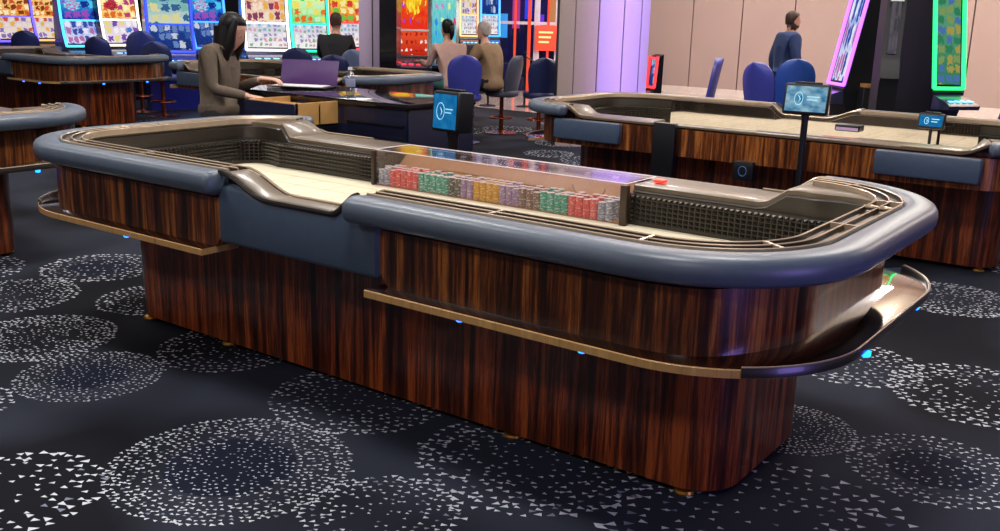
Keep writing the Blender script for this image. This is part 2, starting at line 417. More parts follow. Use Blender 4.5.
    for k in range(n+1):
        x = x0+(x1-x0)*k/n; h = min(Hfun(max(NL, min(NR, x)), -.9)-.012, .93) if x < .36 else .895
        if x < NL+.01: h = .93
        e = min((x-x0), (x1-x)); r = .016; s = math.sqrt(max(0, 1-(1-min(1, e/r))**2))
        yb, yf = -.800, -.800-.028-.026*s; zb, zt = .690+.012*(1-s), h-.012*(1-s)
        rings.append([(x, yb, zb), (x, yf+.012, zb), (x, yf+.003, zb+.006), (x, yf, zb+.018), (x, yf, zt-.022), (x, yf+.004, zt-.009), (x, yf+.014, zt), (x, yb, zt)])
    MB().loft(rings, 0, True, True).build('stick_panel', m_panelv, T, ang=50)
    pts = [(x, -.846, Hfun(x, -.9)-.004) for x in [NL+.002+(NR-NL-.004)*k/40 for k in range(41)]]
    MB().tube(pts, .0125, 8).build('notch_trim', m_trim, T)
    MB().tube([(x, -.706, z+.001) for x, y, z in pts], .006, 8).build('notch_trim', m_rackedge, T)
    # pads on the dealer side
    for xa, xb in ((-1.63, -.97), (.96, 1.56)):
        MB().box(xa, xb, B-.092, B-.03, .70, .872, b=.018).build('dealer_pad', m_panelv, T)
    # far ramp trim
    for xs in ([FL0+.2+(FL1-FL0+.16)*k/20 for k in range(21)], [FR1-.1+(FR0-FR1+.14)*k/20 for k in range(21)]):
        MB().tube([(x, B-.112, Hfun(x, .9)-.0) for x in xs], .006, 6).build('ramp_trim', m_rackedge, T)
    # lamps below the shelf
    for u, v in ((460, 320), (582, 351), (127, 236), (68, 219), (866, 355), (915, 308)):
        q = atz(u, v, .623)
        MB().lathe([(0, 0), (.011, .0), (.015, .005), (.015, .018), (0, .018)], (q.x, q.y, .618), 12).build('under_shelf_light', m_led, T)
    return T
table = build_table()
tag(table, 'large craps table in the foreground with blue padded rail and clear chip bank', 'table', 'craps tables')

# copies of the table: the far row is turned round so that the dealer side faces us
def put(T, loc, rz, label, sc=(1, 1, 1)):
    c = copy_tree(T); c.location = loc; c.rotation_euler = (0, 0, rz); c.scale = sc; c['label'] = label; return c
ROW = 4.25
t2 = put(table, (.03, ROW, 0), pi, 'craps table at right behind the foreground table, its low side facing us', (1, 1, .94))
t5 = put(table, (-6.3, ROW+.8, 0), pi, 'craps table behind the standing dealer, with its low edge facing the viewer', (.88, .88, .94))
t3 = put(table, (-5.05, -.5, 0), 0, 'dark craps table cut off by the left edge, nearest on the left', (1, 1, .97))
t4 = put(table, (-10.6, 4.4, 0), 0, 'craps table end with two blue lights, behind the nearest left table', (.8, 1, .95))
t7 = put(table, (-13.2, 2.3, 0), pi, 'craps table at the far left in front of the orange slot machines', (1, 1, .95))

# ------------------------------------------------------------------ floor and walls
def carpet():
    m = bpy.data.materials.new('carpet_ground'); m.use_nodes = True; nt = m.node_tree; b = nt.nodes['Principled BSDF']; b.inputs['Roughness'].default_value = .95; b.inputs['Specular IOR Level'].default_value = .15
    tc = nt.nodes.new('ShaderNodeTexCoord')
    v = nt.nodes.new('ShaderNodeTexNoise'); v.inputs['Scale'].default_value = .7; v.inputs['Detail'].default_value = 2; nt.links.new(tc.outputs['Object'], v.inputs['Vector'])
    r = nt.nodes.new('ShaderNodeValToRGB'); r.color_ramp.elements[0].position = .42; r.color_ramp.elements[0].color = rgb('#171820'); r.color_ramp.elements[1].position = .56; r.color_ramp.elements[1].color = rgb('#343846')
    n = nt.nodes.new('ShaderNodeTexNoise'); n.inputs['Scale'].default_value = 180; nt.links.new(tc.outputs['Object'], n.inputs['Vector'])
    mx = nt.nodes.new('ShaderNodeMix'); mx.data_type = 'RGBA'; mx.blend_type = 'MULTIPLY'; mx.inputs[0].default_value = .5
    nt.links.new(v.outputs['Fac'], r.inputs[0]); nt.links.new(r.outputs[0], mx.inputs[6]); nt.links.new(n.outputs['Color'], mx.inputs[7]); nt.links.new(mx.outputs[2], b.inputs['Base Color'])
    return m
m_c0 = carpet(); m_c1 = mat('carpet_white_yarn', '#cfd3dc', .95, spec=.1); m_c2 = mat('carpet_blue_yarn', '#1c2030', .95, spec=.1); m_c3 = mat('carpet_black_yarn', '#12121a', .95, spec=.1); m_c4 = mat('carpet_steel_yarn', '#7e8698', .95, spec=.1)
YM = 10.6
# circles of the pattern: centre, radius, triangle size, spacing, kind
CIR = [(.12, -1.25, .43, .0125, .027, 1), (-.30, -1.86, .31, .019, .045, 0), (.78, -1.16, .26, .013, .032, 0), (.95, -.50, .43, .017, .042, 0), (.02, -.47, .38, .015, .038, 0),
       (-.92, -.42, .33, .014, .036, 0), (-1.09, -1.06, .31, .011, .027, 1), (-1.76, -.92, .36, .013, .028, 0), (-1.2, -1.60, .22, .018, .040, 0),
       (1.60, .42, .26, .010, .022, 1), (2.17, .40, .31, .014, .034, 1), (2.16, 1.36, .40, .018, .042, 0), (1.55, 1.40, .32, .018, .042, 0), (1.82, -.42, .50, .020, .055, 0),
       (-2.75, .05, .34, .014, .032, 1), (-2.55, -.62, .34, .014, .034, 0), (1.66, 3.0, .38, .016, .034, 0), (2.6, 2.5, .4, .015, .036, 1), (-1.9, -.15, .30, .014, .036, 0), (1.05, 2.3, .4, .016, .04, 0)]
rnd = random.Random(3)
fixed = len(CIR)
for k in range(900):
    if len(CIR) > 120: break
    x, y, r = rnd.uniform(-10, 5), rnd.uniform(-3, YM-.5), rnd.uniform(.28, .42)
    if -2.2 < y < 1.9 and -1.7 < x < 2.7: continue
    if all(math.hypot(x-c[0], y-c[1]) > (r+c[2])*.86 for c in CIR): CIR.append((x, y, r, .015, rnd.choice([.032, .038, .044]), rnd.choice([0, 1])))
mb = MB()
mb.add([(-22, -8, 0), (12, -8, 0), (12, YM, 0), (-22, YM, 0)], [(0, 1, 2, 3)], 0)
zz = .0006
for (cx, cy, cr, ts, sp, kind) in CIR:
    sp *= .93
    far = math.hypot(cx-CP.x, cy-CP.y) > 6.5
    if far: ts *= 1.35; sp *= 1.35
    n = 40
    if kind: mb.add([(cx+cr*.55*math.cos(2*pi*i/n), cy+cr*.55*math.sin(2*pi*i/n), zz) for i in range(n)], [tuple(range(n))], 2)
    nr = int(cr/sp)
    for q in range(1, nr+1):
        r_ = cr*q/nr; na = max(4, int(2*pi*r_/(sp*1.12))); ph = rnd.random()*6.28
        for i in range(na):
            f = q/nr
            if rnd.random() > (.5+.5*f if kind == 0 else .62+.38*f): continue
            a = ph+2*pi*i/na+rnd.uniform(-.32, .32)*sp/r_; rj = r_+rnd.uniform(-.3, .3)*sp
            x, y = cx+rj*math.cos(a), cy+rj*math.sin(a)
            s = ts*(.60+.62*f)*rnd.uniform(.75, 1.2)*(.9 if kind else 1); o = rnd.choice([0, pi])+rnd.uniform(-.5, .5)+YAW*.8
            ax, ay = math.cos(o), math.sin(o)
            if y > YM-.02: continue
            v = [(x+ax*s*.75, y+ay*s*.75, zz*2), (x-ax*s*.55-ay*s*.5, y-ay*s*.55+ax*s*.5, zz*2), (x-ax*s*.55+ay*s*.5, y-ay*s*.55-ax*s*.5, zz*2)]
            mb.add(v, [(0, 1, 2)], 4 if rnd.random() < .12 else 1)
            if rnd.random() < .10*f and s > .01:
                px, py = x+ax*s*1.35, y+ay*s*1.35
                v = [(px-ax*s*.75, py-ay*s*.75, zz*2), (px+ax*s*.55-ay*s*.5, py+ay*s*.55+ax*s*.5, zz*2), (px+ax*s*.55+ay*s*.5, py+ay*s*.55-ax*s*.5, zz*2)]
                mb.add(v, [(0, 1, 2)], 1)
fl = mb.build('floor', [m_c0, m_c1, m_c2, m_c3, m_c4], smooth=False); tag(fl, 'dark navy carpet with circles of white triangles', kind='structure')
m_marble = mat('cream_marble', '#bdaca6', .18, coat=.4, var=.1, vscale=.8)
MB().box(-40, 14, YM, 40, -.05, .0).build('floor_walkway', m_marble, smooth=False)
tag(bpy.data.objects['floor_walkway'], 'polished pale stone walkway beyond the carpet', kind='structure')
m_wall = mat('beige_wall_panel', '#a18d87', .55, var=.03, vscale=1)
WY = 17.0; WSH = -.55
w = MB()
x = -12.0+WSH
while x < 12: w.box(x+.013, x+1.13-.013, WY, WY+.15, .0, 6.5); x += 1.13
w.box(-12, 12, WY+.05, WY+.2, 0, 6.5, 1)
wo = w.build('wall_back', [m_wall, mat('wall_seam', '#241c1e', .6)], smooth=False); tag(wo, 'pinkish beige panelled wall with dark vertical joints', kind='structure')
w = MB(); x = -22
while x < 12: w.box(x+.013, x+1.117, -8.0, -7.85, 0, 6.2); x += 1.13
w.box(-22, 12, -8.1, -7.9, 0, 6.2, 1)
wf = w.build('wall_front', [m_wall, wo.data.materials[1]], smooth=False); tag(wf, 'beige panelled wall behind the viewer', kind='structure')
MB().box(-12, 12, WY-.03, WY, 0, .14).build('baseboard_back', mat('pale_baseboard', '#cfc4bd', .4), smooth=False); tag(bpy.data.objects['baseboard_back'], kind='structure')
m_dark = mat('dark_wall', '#14131f', .7)
MB().box(-45, -10.0, 27, 27.2, 0, 7).build('wall_far', m_dark, smooth=False); tag(bpy.data.objects['wall_far'], kind='structure')

m_ceil = mat('cream_ceiling', '#d8cdbf', .8)
MB().box(-22, 12, -8, WY, 6.2, 6.3).build('ceiling', m_ceil, smooth=False); tag(bpy.data.objects['ceiling'], 'plain cream ceiling', kind='structure')
# wide column clad in beige panels
pc = atd(600, 60, 12.6); rzc = math.atan2(RT.y, RT.x)
colm = empty('wall_column', (pc.x, pc.y, 0), rzc)
m_colb = mat('beige_cladding', '#b3a09a', .45, var=.02); m_colp = mat('pale_cladding', '#b9a9c9', .4, var=.02)  # lilac of the purple wash put into the right half's panel colour
WB = .0
def colpan(xa, xb, m, y=-.3): MB().box(xa, xb, y, y+.05, 0, 5.2, b=.004).build('cladding_panel', m, colm)
MB().box(-.54, .56, -.26, .5, 0, 5.19).build('core', mat('column_core', '#1b1620', .6), colm)
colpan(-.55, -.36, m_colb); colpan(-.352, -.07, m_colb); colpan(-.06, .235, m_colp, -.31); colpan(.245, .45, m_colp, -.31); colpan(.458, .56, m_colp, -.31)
tag(colm, 'wide beige column, its right half washed with purple light', 'column')

# ------------------------------------------------------------------ chip bank on the near table
bank = empty('chip_bank', (0, 0, .7275))
bx0, bx1, by0, by1 = -.745, .745, .437, .70; bz = .182
g = .006
MB().box(bx0, bx1, by0, by0+g, 0, bz).build('front_pane', m_acr, bank, smooth=False)
MB().box(bx0, bx0+g, by0+g, by1, .0, bz).build('side_pane', m_acr, bank, smooth=False)
MB().box(bx1-g, bx1, by0+g, by1, .0, bz).build('side_pane', m_acr, bank, smooth=False)
MB().box(bx0, bx1, by0-.004, by1+.02, bz, bz+g).build('lid', m_acrtop, bank, smooth=False)
MB().box(bx1-.004, bx1+.030, by0-.014, by0+.016, 0, bz-.001, b=.003).build('corner_post', m_postb, bank)
MB().box(bx0-.016, bx0+.004, by0-.012, by0+.014, 0, bz-.001, b=.003).build('corner_post', m_postb, bank)
MB().box(bx0+.01, bx1-.01, by0+.012, by0+.135, 0.0, .004).build('tray', m_maple_in, bank)
MB().prism([(by0+.136, .0), (by0+.262, .0), (by0+.262, .15), (by0+.255, .15), (by0+.136, .05)], 'x', bx0+.01, bx1-.01).build('tray_back', mat('brown_back', '#b58650', .35, coat=.4), bank)
MB().tube([(-.42+.0, by0+.15, .06), (-.40, by0+.15, .095), (-.36, by0+.155, .10), (.2, by0+.155, .085), (.62, by0+.155, .078)], .004, 6).build('wire_rail', m_brass, bank)
MB().tube([(.47+.09*math.cos(pi+pi*k/12), by0+.17, .12+.055*math.sin(pi+pi*k/12)) for k in range(13)], .003, 6).build('card_bowl_rim', m_rackedge, bank)
m_edgew = mat('pane_edge', '#e6dfe2', .2)
for yy in (by0+.003, by1+.012): MB().tube([(bx0, yy, bz+g), (bx1+.02, yy, bz+g)], .0022, 6).build('pane_edge', m_edgew, bank)
for xx in (bx0, bx1+.02): MB().tube([(xx, by0, bz+g), (xx, by1+.012, bz+g)], .0022, 6).build('pane_edge', m_edgew, bank)
for k in range(9):
    x = -.6+.15*k; MB().box(x-.012, x+.012, by0+.18, by0+.2, bz-.012, bz-.002).build('lid_clip', m_white, bank)
tag(bank, 'clear acrylic chip bank set into the dealer edge of the foreground craps table', 'chip bank')
def chipmat(name, c, c2):
    m = bpy.data.materials.new(name); m.use_nodes = True; nt = m.node_tree; b = nt.nodes['Principled BSDF']; b.inputs['Roughness'].default_value = .45
    tc = nt.nodes.new('ShaderNodeTexCoord'); v = nt.nodes.new('ShaderNodeTexVoronoi'); mp = nt.nodes.new('ShaderNodeMapping'); mp.inputs['Scale'].default_value = (90, 90, 290)
    nt.links.new(tc.outputs['Object'], mp.inputs[0]); nt.links.new(mp.outputs[0], v.inputs['Vector']); v.inputs['Scale'].default_value = 1
    s = nt.nodes.new('ShaderNodeSeparateColor'); nt.links.new(v.outputs['Color'], s.inputs[0]); l = nt.nodes.new('ShaderNodeMath'); l.operation = 'LESS_THAN'; l.inputs[1].default_value = .22; nt.links.new(s.outputs[0], l.inputs[0])
    mx = nt.nodes.new('ShaderNodeMix'); mx.data_type = 'RGBA'; mx.inputs[6].default_value = rgb(c); mx.inputs[7].default_value = rgb(c2); nt.links.new(l.outputs[0], mx.inputs[0]); nt.links.new(mx.outputs[2], b.inputs['Base Color'])
    return m
CK = {'grey-blue': ('#93a3b0', '#e8edf0'), 'red': ('#e85850', '#f8bcb4'), 'green': ('#3cb090', '#bfeada'), 'speckled dark': ('#5c5f50', '#d0d0c0'), 'lilac': ('#a98fae', '#e0d0e0'), 'yellow': ('#e0a818', '#f4d878'), 'speckled brown': ('#8a6a58', '#e0cdb8')}
m_ctop = mat('chip_top', '#e8dccb', .5)
seq = [('grey-blue', 2, 'far left'), ('red', 5, 'left'), ('green', 5, 'left'), ('speckled dark', 2, 'left of the middle'), ('lilac', 2, 'left of the yellow chips'), ('yellow', 4, 'middle'), ('lilac', 3, 'right of the yellow chips'), ('speckled brown', 3, 'middle'), ('green', 4, 'right'), ('red', 4, 'right'), ('grey-blue', 2, 'right end')]
protos = {}
k = 0
def chip_proto(c):
    mb = MB(); nn = 22
    prof = [(0, 0)]
    for q in range(nn): prof += [(.0192, q*.0034+.0003), (.0192, q*.0034+.0031), (.0186, (q+1)*.0034)]
    mb.lathe(prof+[(0, nn*.0034)], n=14)
    for i, f in enumerate(mb.f):
        if all(abs(mb.v[j][2]-nn*.0034) < 1e-6 for j in f): mb.m[i] = 1
    return mb.build('chip_stack', [chipmat('chips_'+c.replace(' ', '_').replace('-', '_'), *CK[c]), m_ctop])
for c, n, where in seq:
    for i in range(n):
        for row in (0, 1, 2):
            if c in protos: o = protos[c].copy(); COL.objects.link(o)
            else: o = protos[c] = chip_proto(c)
            o.location = (bx0+.028+k*.0396+(row % 2)*.006, by0+.030+row*.040, .7317); o.rotation_euler = (0, 0, k*.7+row)
            o.scale.z = 1.2+.04*row if rnd.random() > .3 else rnd.uniform(1.05, 1.2)
            r_ = ('front', 'middle', 'back')[row]
            tag(o, f'{c} chip stack, {r_} row of the clear bank, {where}', 'chips', f'{c} chip stacks, {r_} row, {where}')
        k += 1
# small red marker on the dealer edge
mk = MB().box(.80, .85, .62, .66, .9045, .918, b=.004).build('marker_button', glow('red_marker', '#ff3a2a', 1.2)); tag(mk, 'small glowing red marker on the low edge beside the chip bank', 'marker')


# ------------------------------------------------------------------ lights
w = bpy.data.worlds.new('world'); S.world = w; w.use_nodes = True
w.node_tree.nodes['Background'].inputs[0].default_value = (.55, .52, .62, 1); w.node_tree.nodes['Background'].inputs[1].default_value = .28
def area(name, loc, size, power, col=(1, .97, .93), rot=(0, 0, 0), shape='SQUARE', sy=None):
    l = bpy.data.lights.new(name, 'AREA'); l.energy = power; l.size = size; l.color = col; l.shape = 'RECTANGLE' if sy else shape
    if sy: l.size_y = sy
    o = bpy.data.objects.new(name, l); COL.objects.link(o); o.location = loc; o.rotation_euler = rot; return o
for x in (-10.5, -6.5, -2.2, 1.2):
    for y in (-1.6, 1.2, 5.2, 9.5): area('ceiling_light', (x, y, 4.4), .8, 75 if x > -5 else (26 if x < -9 else 40))
for x in (-3, 3): area('ceiling_light', (x, -6, 4.4), .8, 90)  # added lamps that light the unseen wall behind the viewer
for x in (-6, -1, 4): area('ceiling_light', (x, 13.5, 4.6), 1.2, 240, (1, .9, .86))
for x in (-5, 0, 5): area('added_uplight', (x, 14.5, 4.8), 1.5, 260, (1, .86, .70), (pi, 0, 0))  # added uplights that brighten the ceiling for cream reflections in glossy tops
for x in (-7, -1): area('added_uplight', (x, 3.5, 5.0), 1.5, 120, (1, .92, .88), (pi, 0, 0))  # more added uplights, for the ceiling above the tables
S.view_settings.view_transform = 'Standard'; S.view_settings.look = 'None'; S.view_settings.exposure = .08; S.view_settings.gamma = 1; S.view_settings.use_curve_mapping = False
# ------------------------------------------------------------------ people
def skin(nodes, edges, sub=2):
    """nodes: list of (x,y,z,r[,r2]); first one is the root"""
    me = bpy.data.meshes.new('tmp'); me.from_pydata([n[:3] for n in nodes], edges, []); o = bpy.data.objects.new('tmp', me); COL.objects.link(o)
    md = o.modifiers.new('s', 'SKIN'); md.use_smooth_shade = True
    for i, n in enumerate(nodes):
        sv = me.skin_vertices[0].data[i]; sv.radius = (n[3], n[4] if len(n) > 4 else n[3]); sv.use_root = i == 0
    ss = o.modifiers.new('u', 'SUBSURF'); ss.levels = sub; ss.render_levels = sub
    dg = bpy.context.evaluated_depsgraph_get(); dg.update(); ev = o.evaluated_get(dg); m2 = ev.to_mesh()
    vs = [tuple(v.co) for v in m2.vertices]; fs = [tuple(p.vertices) for p in m2.polygons]; ev.to_mesh_clear()
    bpy.data.objects.remove(o); bpy.data.meshes.remove(me)
    return vs, fs
def lerp(a, b, t): return tuple(a[i]+(b[i]-a[i])*t for i in range(3))
m_skin = mat('skin_light', '#c08f78', .5); m_skin2 = mat('skin_pale', '#c99c88', .5); m_lip = mat('lips', '#9a4f4a', .4); m_eye = mat('eye_dark', '#1c1412', .3); m_eyew = mat('eye_white', '#d8d4d0', .3)
def head_geo(mb, M4, mi=0):
    s0 = len(mb.v)
    prof = [(-.115, .030, .034, .030), (-.108, .043, .046, .022), (-.085, .056, .066, .010), (-.055, .065, .083, .002), (-.02, .071, .092, -.004), (.02, .075, .096, -.006), (.055, .074, .095, -.008), (.085, .064, .083, -.010), (.105, .045, .058, -.012), (.118, .018, .024, -.013)]
    rings = []
    for z, rx, ry, oy in prof:
        ring = []
        for k in range(24):
            a = 2*pi*k/24; x, y = math.sin(a)*rx, math.cos(a)*ry+oy
            if y > 0: 
                f = math.exp(-(x/.011)**2)*.024*math.exp(-((z+.03)/.018)**2)+.006*math.exp(-(x/.02)**2)*math.exp(-((z+.062)/.012)**2)
                e = -.010*(math.exp(-((abs(x)-.030)/.013)**2))*math.exp(-((z-.004)/.014)**2)
                y += f+e
            ring.append((x, y, z))
        rings.append(ring)
    mb.loft(rings, mi, True, True)
    for sx in (-1, 1):
        mb.lathe([(0, -.012), (.009, -.006), (.010, .004), (.006, .012), (0, .014)], (0, 0, 0), 8, mi); n = 5*8
        for i in range(len(mb.v)-n, len(mb.v)): x, y, z = mb.v[i]; mb.v[i] = (sx*.073+x*.6, -.006+y*1.5, z*1.9-.018)
        o = len(mb.v); mb.lathe([(0, -.006), (.009, -.003), (.011, 0), (.009, .003), (0, .006)], (0, 0, 0), 10, 3)
        for i in range(o, len(mb.v)): x, y, z = mb.v[i]; mb.v[i] = (sx*.030+x*1.1, .079+y*.4, .002+z)
        o = len(mb.v); mb.lathe([(0, -.005), (.005, -.003), (.006, 0), (.005, .003), (0, .005)], (0, 0, 0), 8, 2)
        for i in range(o, len(mb.v)): x, y, z = mb.v[i]; mb.v[i] = (sx*.030+x*.9, .0835+y*.4, .002+z)
    o = len(mb.v); mb.lathe([(0, -.006), (.018, -.003), (.021, 0), (.017, .004), (0, .006)], (0, 0, 0), 12, 1)
    for i in range(o, len(mb.v)): x, y, z = mb.v[i]; mb.v[i] = (x, .078+y*.25, -.064+z)
    for i in range(s0, len(mb.v)): mb.v[i] = tuple(M4 @ Vector(mb.v[i]))
def hand_geo(mb, wrist, direc, palmn, side=1, curl=.5, L=.17, mi=0):
    d = Vector(direc).normalized(); n = Vector(palmn); n = (n-d*n.dot(d)).normalized(); a = d.cross(n)*side
    w = Vector(wrist); rings = []
    for t, hw, hh in ((-.02, .026, .020), (.01, .030, .017), (.05, .040, .015), (.085, .042, .013), (.098, .036, .009)):
        c = w+d*t; rings.append([tuple(c+a*hw*math.cos(2*pi*k/12)+n*hh*math.sin(2*pi*k/12)) for k in range(12)])
    mb.loft(rings, mi, True, True)
    for k, (off, ln) in enumerate(((-.031, .062), (-.011, .075), (.010, .078), (.030, .068))):
        p = w+d*.085+a*off*-1; pts = [p]; ang = 0
        for j in range(3): ang += curl*(.5+.25*j); q = pts[-1]+(d*math.cos(ang)+n*math.sin(ang))*ln*(.42, .32, .26)[j]; pts.append(q)
        mb.tube(pts, [.0092, .0088, .0080, .0062], 7, mi)
    p = w+d*.03+a*.030; pts = [p, p+d*.028+a*.022+n*.006, p+d*.055+a*.028+n*.014, p+d*.075+a*.024+n*.022]
    mb.tube(pts, [.012, .0105, .0095, .007], 7, mi)
def person(label, loc, rz, J, cloth, hair, skinm=None, group=None, shoes=True):
    """J: joints in a frame where the figure faces +Y; cloth: list of (part, material, kinds)"""
    skinm = skinm or m_skin
    root = empty('person', loc, rz); tag(root, label, 'person', group)
    pe, be, ch, nb, hd = J['pelvis'], J['belly'], J['chest'], J['neck'], J['head']
    nodes = [(*pe, .07)]; edges = []
    def ad(p, r, par): nodes.append((*p, r)); edges.append((par, len(nodes)-1)); return len(nodes)-1
    b = ad(be, .085, 0); c = ad(ch, .10, b); n = ad(nb, .055, c); h = ad(lerp(nb, hd, .7), .048, n)
    for s in 'LR':
        sh = ad(J['sh'+s], .052, c); m = ad(lerp(J['sh'+s], J['el'+s], .5), .044, sh); e = ad(J['el'+s], .036, m); f = ad(lerp(J['el'+s], J['wr'+s], .45), .034, e); ad(J['wr'+s], .024, f)
    for s in 'LR':
        hp = ad(J['hip'+s], .06, 0); m = ad(lerp(J['hip'+s], J['kn'+s], .5), .074, hp); k = ad(J['kn'+s], .054, m); cf = ad(lerp(J['kn'+s], J['an'+s], .35), .052, k); an = ad(J['an'+s], .034, cf); ad(J['to'+s], .032, an)
    vs, fs = skin(nodes, edges)
    mb = MB().add(vs, fs, 0)
    hr = J.get('hrot', (0, 0, 0)); M4 = Matrix.Translation(hd) @ Matrix.Rotation(R(hr[2]), 4, 'Z') @ Matrix.Rotation(R(hr[0]), 4, 'X')
    head_geo(mb, M4)
    for s in 'LR':
        wd = Vector(J['wr'+s])-Vector(J['el'+s]); hand_geo(mb, J['wr'+s], J.get('hd'+s, tuple(wd)), J.get('pn'+s, (0, 0, -1)), 1 if s == 'L' else -1, J.get('curl', .5))
    mb.build('body', [skinm, m_lip, m_eye, m_eyew], root, ang=80)
    for nm, m, kind, gr in cloth:
        nodes = []; edges = []
        def ad2(p, r, par):
            nodes.append((*p, r+gr))
            if par is not None: edges.append((par, len(nodes)-1))
            return len(nodes)-1
        if kind == 'top':
            b = ad2(be, .140, None); p0 = ad2(pe, .158, b); ad2((pe[0], pe[1], pe[2]-.12), .165, p0); c = ad2(ch, .15, b); n = ad2(lerp(ch, nb, .55), .095, c); ad2(lerp(ch, nb, .98), .062, n)
            for s in 'LR':
                sh = ad2(J['sh'+s], .068, c); q = ad2(lerp(J['sh'+s], J['el'+s], .5), .050, sh); e = ad2(J['el'+s], .044, q); f = ad2(lerp(J['el'+s], J['wr'+s], .5), .040, e); ad2(lerp(J['el'+s], J['wr'+s], .93), .033, f)
        else:
            p0 = ad2(pe, .150, None); ad2(lerp(pe, be, .5), .130, p0)
            for s in 'LR':
                hp = ad2(J['hip'+s], .105, p0); q = ad2(lerp(J['hip'+s], J['kn'+s], .5), .082, hp); k = ad2(J['kn'+s], .064, q); cf = ad2(lerp(J['kn'+s], J['an'+s], .5), .056, k); ad2(lerp(J['kn'+s], J['an'+s], .94), .048, cf)
        vs, fs = skin(nodes, edges); MB().add(vs, fs, 0).build(nm, m, root, ang=80)
    # hair
    if hair:
        hm, kind = hair; mb = MB(); s0 = 0; rings = []
        if kind in ('short', 'bald', 'pony', 'long'):
            for k, (z, rx, ry, oy) in enumerate([(-.05, .066, .05, -.052), (-.02, .078, .066, -.040), (.02, .083, .078, -.030), (.05, .083, .090, -.020), (.08, .076, .092, -.014), (.108, .058, .074, -.012), (.126, .03, .04, -.012), (.131, .006, .008, -.012)]):
                rings.append([(math.sin(2*pi*j/20)*rx, math.cos(2*pi*j/20)*ry+oy, z) for j in range(20)])
            mb.loft(rings, 0, True, True)
        if kind == 'pony':
            mb.tube([(0, -.095, .03), (0, -.135, .01), (0, -.14, -.06), (0, -.12, -.13)], [.028, .036, .032, .012], 10)
        mb.v = [tuple(M4 @ Vector(p)) for p in mb.v]
        if kind == 'long':
            # long straight hair falling from the crown down the back and beside the face
            X = Vector(M4 @ Vector((0, 0, 0)))
            top = M4 @ Vector((0, -.03, .05)); rings = []
            for t in range(11):
                f = t/10; z = top.z-.02-f*.50; yy = hd[1]-.045-.055*smooth(f*1.6)+.03*f; hw = .088+.036*math.sin(f*pi)-.03*f; hy = .085-.03*f
                rings.append([(math.sin(2*pi*j/22)*hw*(1+.04*math.sin(j*5)), yy+math.cos(2*pi*j/22)*hy, z) for j in range(22)])
            mb.loft(rings, 0, True, True)
            for sx in (-1, 1):
                mb.tube([tuple(M4 @ Vector((sx*.062, .02, .09))), tuple(M4 @ Vector((sx*.078, .03, .02))), (sx*.082, hd[1]+.015, hd[2]-.09), (sx*.085, hd[1]-.03, hd[2]-.19), (sx*.075, hd[1]-.06, hd[2]-.28)], [.020, .030, .038, .034, .014], 10)
        mb.build('hair', hm, root, ang=75)
        if kind == 'beard': pass
    if shoes:
        for s in 'LR':
            a, t = Vector(J['an'+s]), Vector(J['to'+s]); d = (t-a); d.z = 0; d.normalize(); sd = Vector((-d.y, d.x, 0)); rings = []
            base = min(a.z, t.z)-.035
            for f, w_, h_ in ((-.06, .02, .05), (-.05, .034, .09), (.02, .036, .085), (.09, .044, .05), (.15, .042, .042), (.185, .02, .03)):
                c = a+d*f; rings.append([(c.x+sd.x*w_*math.cos(q), c.y+sd.y*w_*math.cos(q), max(base, base+h_*.5+h_*.5*math.sin(q))) for q in [2*pi*i/10 for i in range(10)]])
            MB().loft(rings, 0, True, True).build('shoe', m_black, root, ang=60)
    return root
def sitJ(seat=.62, lean=.0, reach=.42, hy=0):
    z = seat+.10; J = dict(pelvis=(0, 0, z), belly=(0, .01+lean*.3, z+.2), chest=(0, .02+lean*.7, z+.40), neck=(0, .02+lean, z+.53), head=(0, .05+lean, z+.68))
    for s, k in (('L', -1), ('R', 1)):
        J['sh'+s] = (k*.19, .01+lean*.8, z+.45); J['el'+s] = (k*.23, .12+lean, z+.22); J['wr'+s] = (k*.17, .12+reach+lean, z+.24)
        J['hip'+s] = (k*.09, .02, z-.02); J['kn'+s] = (k*.12, .44, z+.0); J['an'+s] = (k*.10, .40, z-.42); J['to'+s] = (k*.11, .52, z-.46)
    J['curl'] = .7; return J

# dealer behind the foreground table
m_jacket = mat('taupe_jacket', '#5d5043', .8, var=.12, vscale=40, bump=(120, .3)); m_hair = mat('black_hair', '#0b080a', .42, spec=.25, var=.3, vscale=60); m_trous = mat('black_trousers', '#14131a', .8)
hp = aty(232, 42, 1.30)
dl = dict(pelvis=(0, 0, .93), belly=(0, .0, 1.08), chest=(0, .02, 1.25), neck=(0, .06, 1.385), head=(0, .125, 1.45), hrot=(-24, 0, 0),
          shL=(-.16, .02, 1.315), shR=(.16, .02, 1.315), elL=(-.21, .03, 1.03), elR=(.20, .06, 1.06), wrL=(-.10, .30, 1.12), wrR=(.13, .30, 1.01), hdL=(.02, 1, -.02), hdR=(-.05, 1, -.12),
          hipL=(-.09, 0, .90), hipR=(.09, 0, .90), knL=(-.10, .02, .48), knR=(.10, .01, .48), anL=(-.10, -.02, .08), anR=(.10, -.03, .08), toL=(-.11, .12, .035), toR=(.11, .11, .035), curl=.45)
dealer = person('woman with long black hair and taupe jacket, standing, looking down at an open drawer', (hp.x-.10, 1.24, .0), -R(64), dl, [('jacket', m_jacket, 'top', .0), ('trousers', m_trous, 'legs', 0)], (m_hair, 'long'), m_skin2)

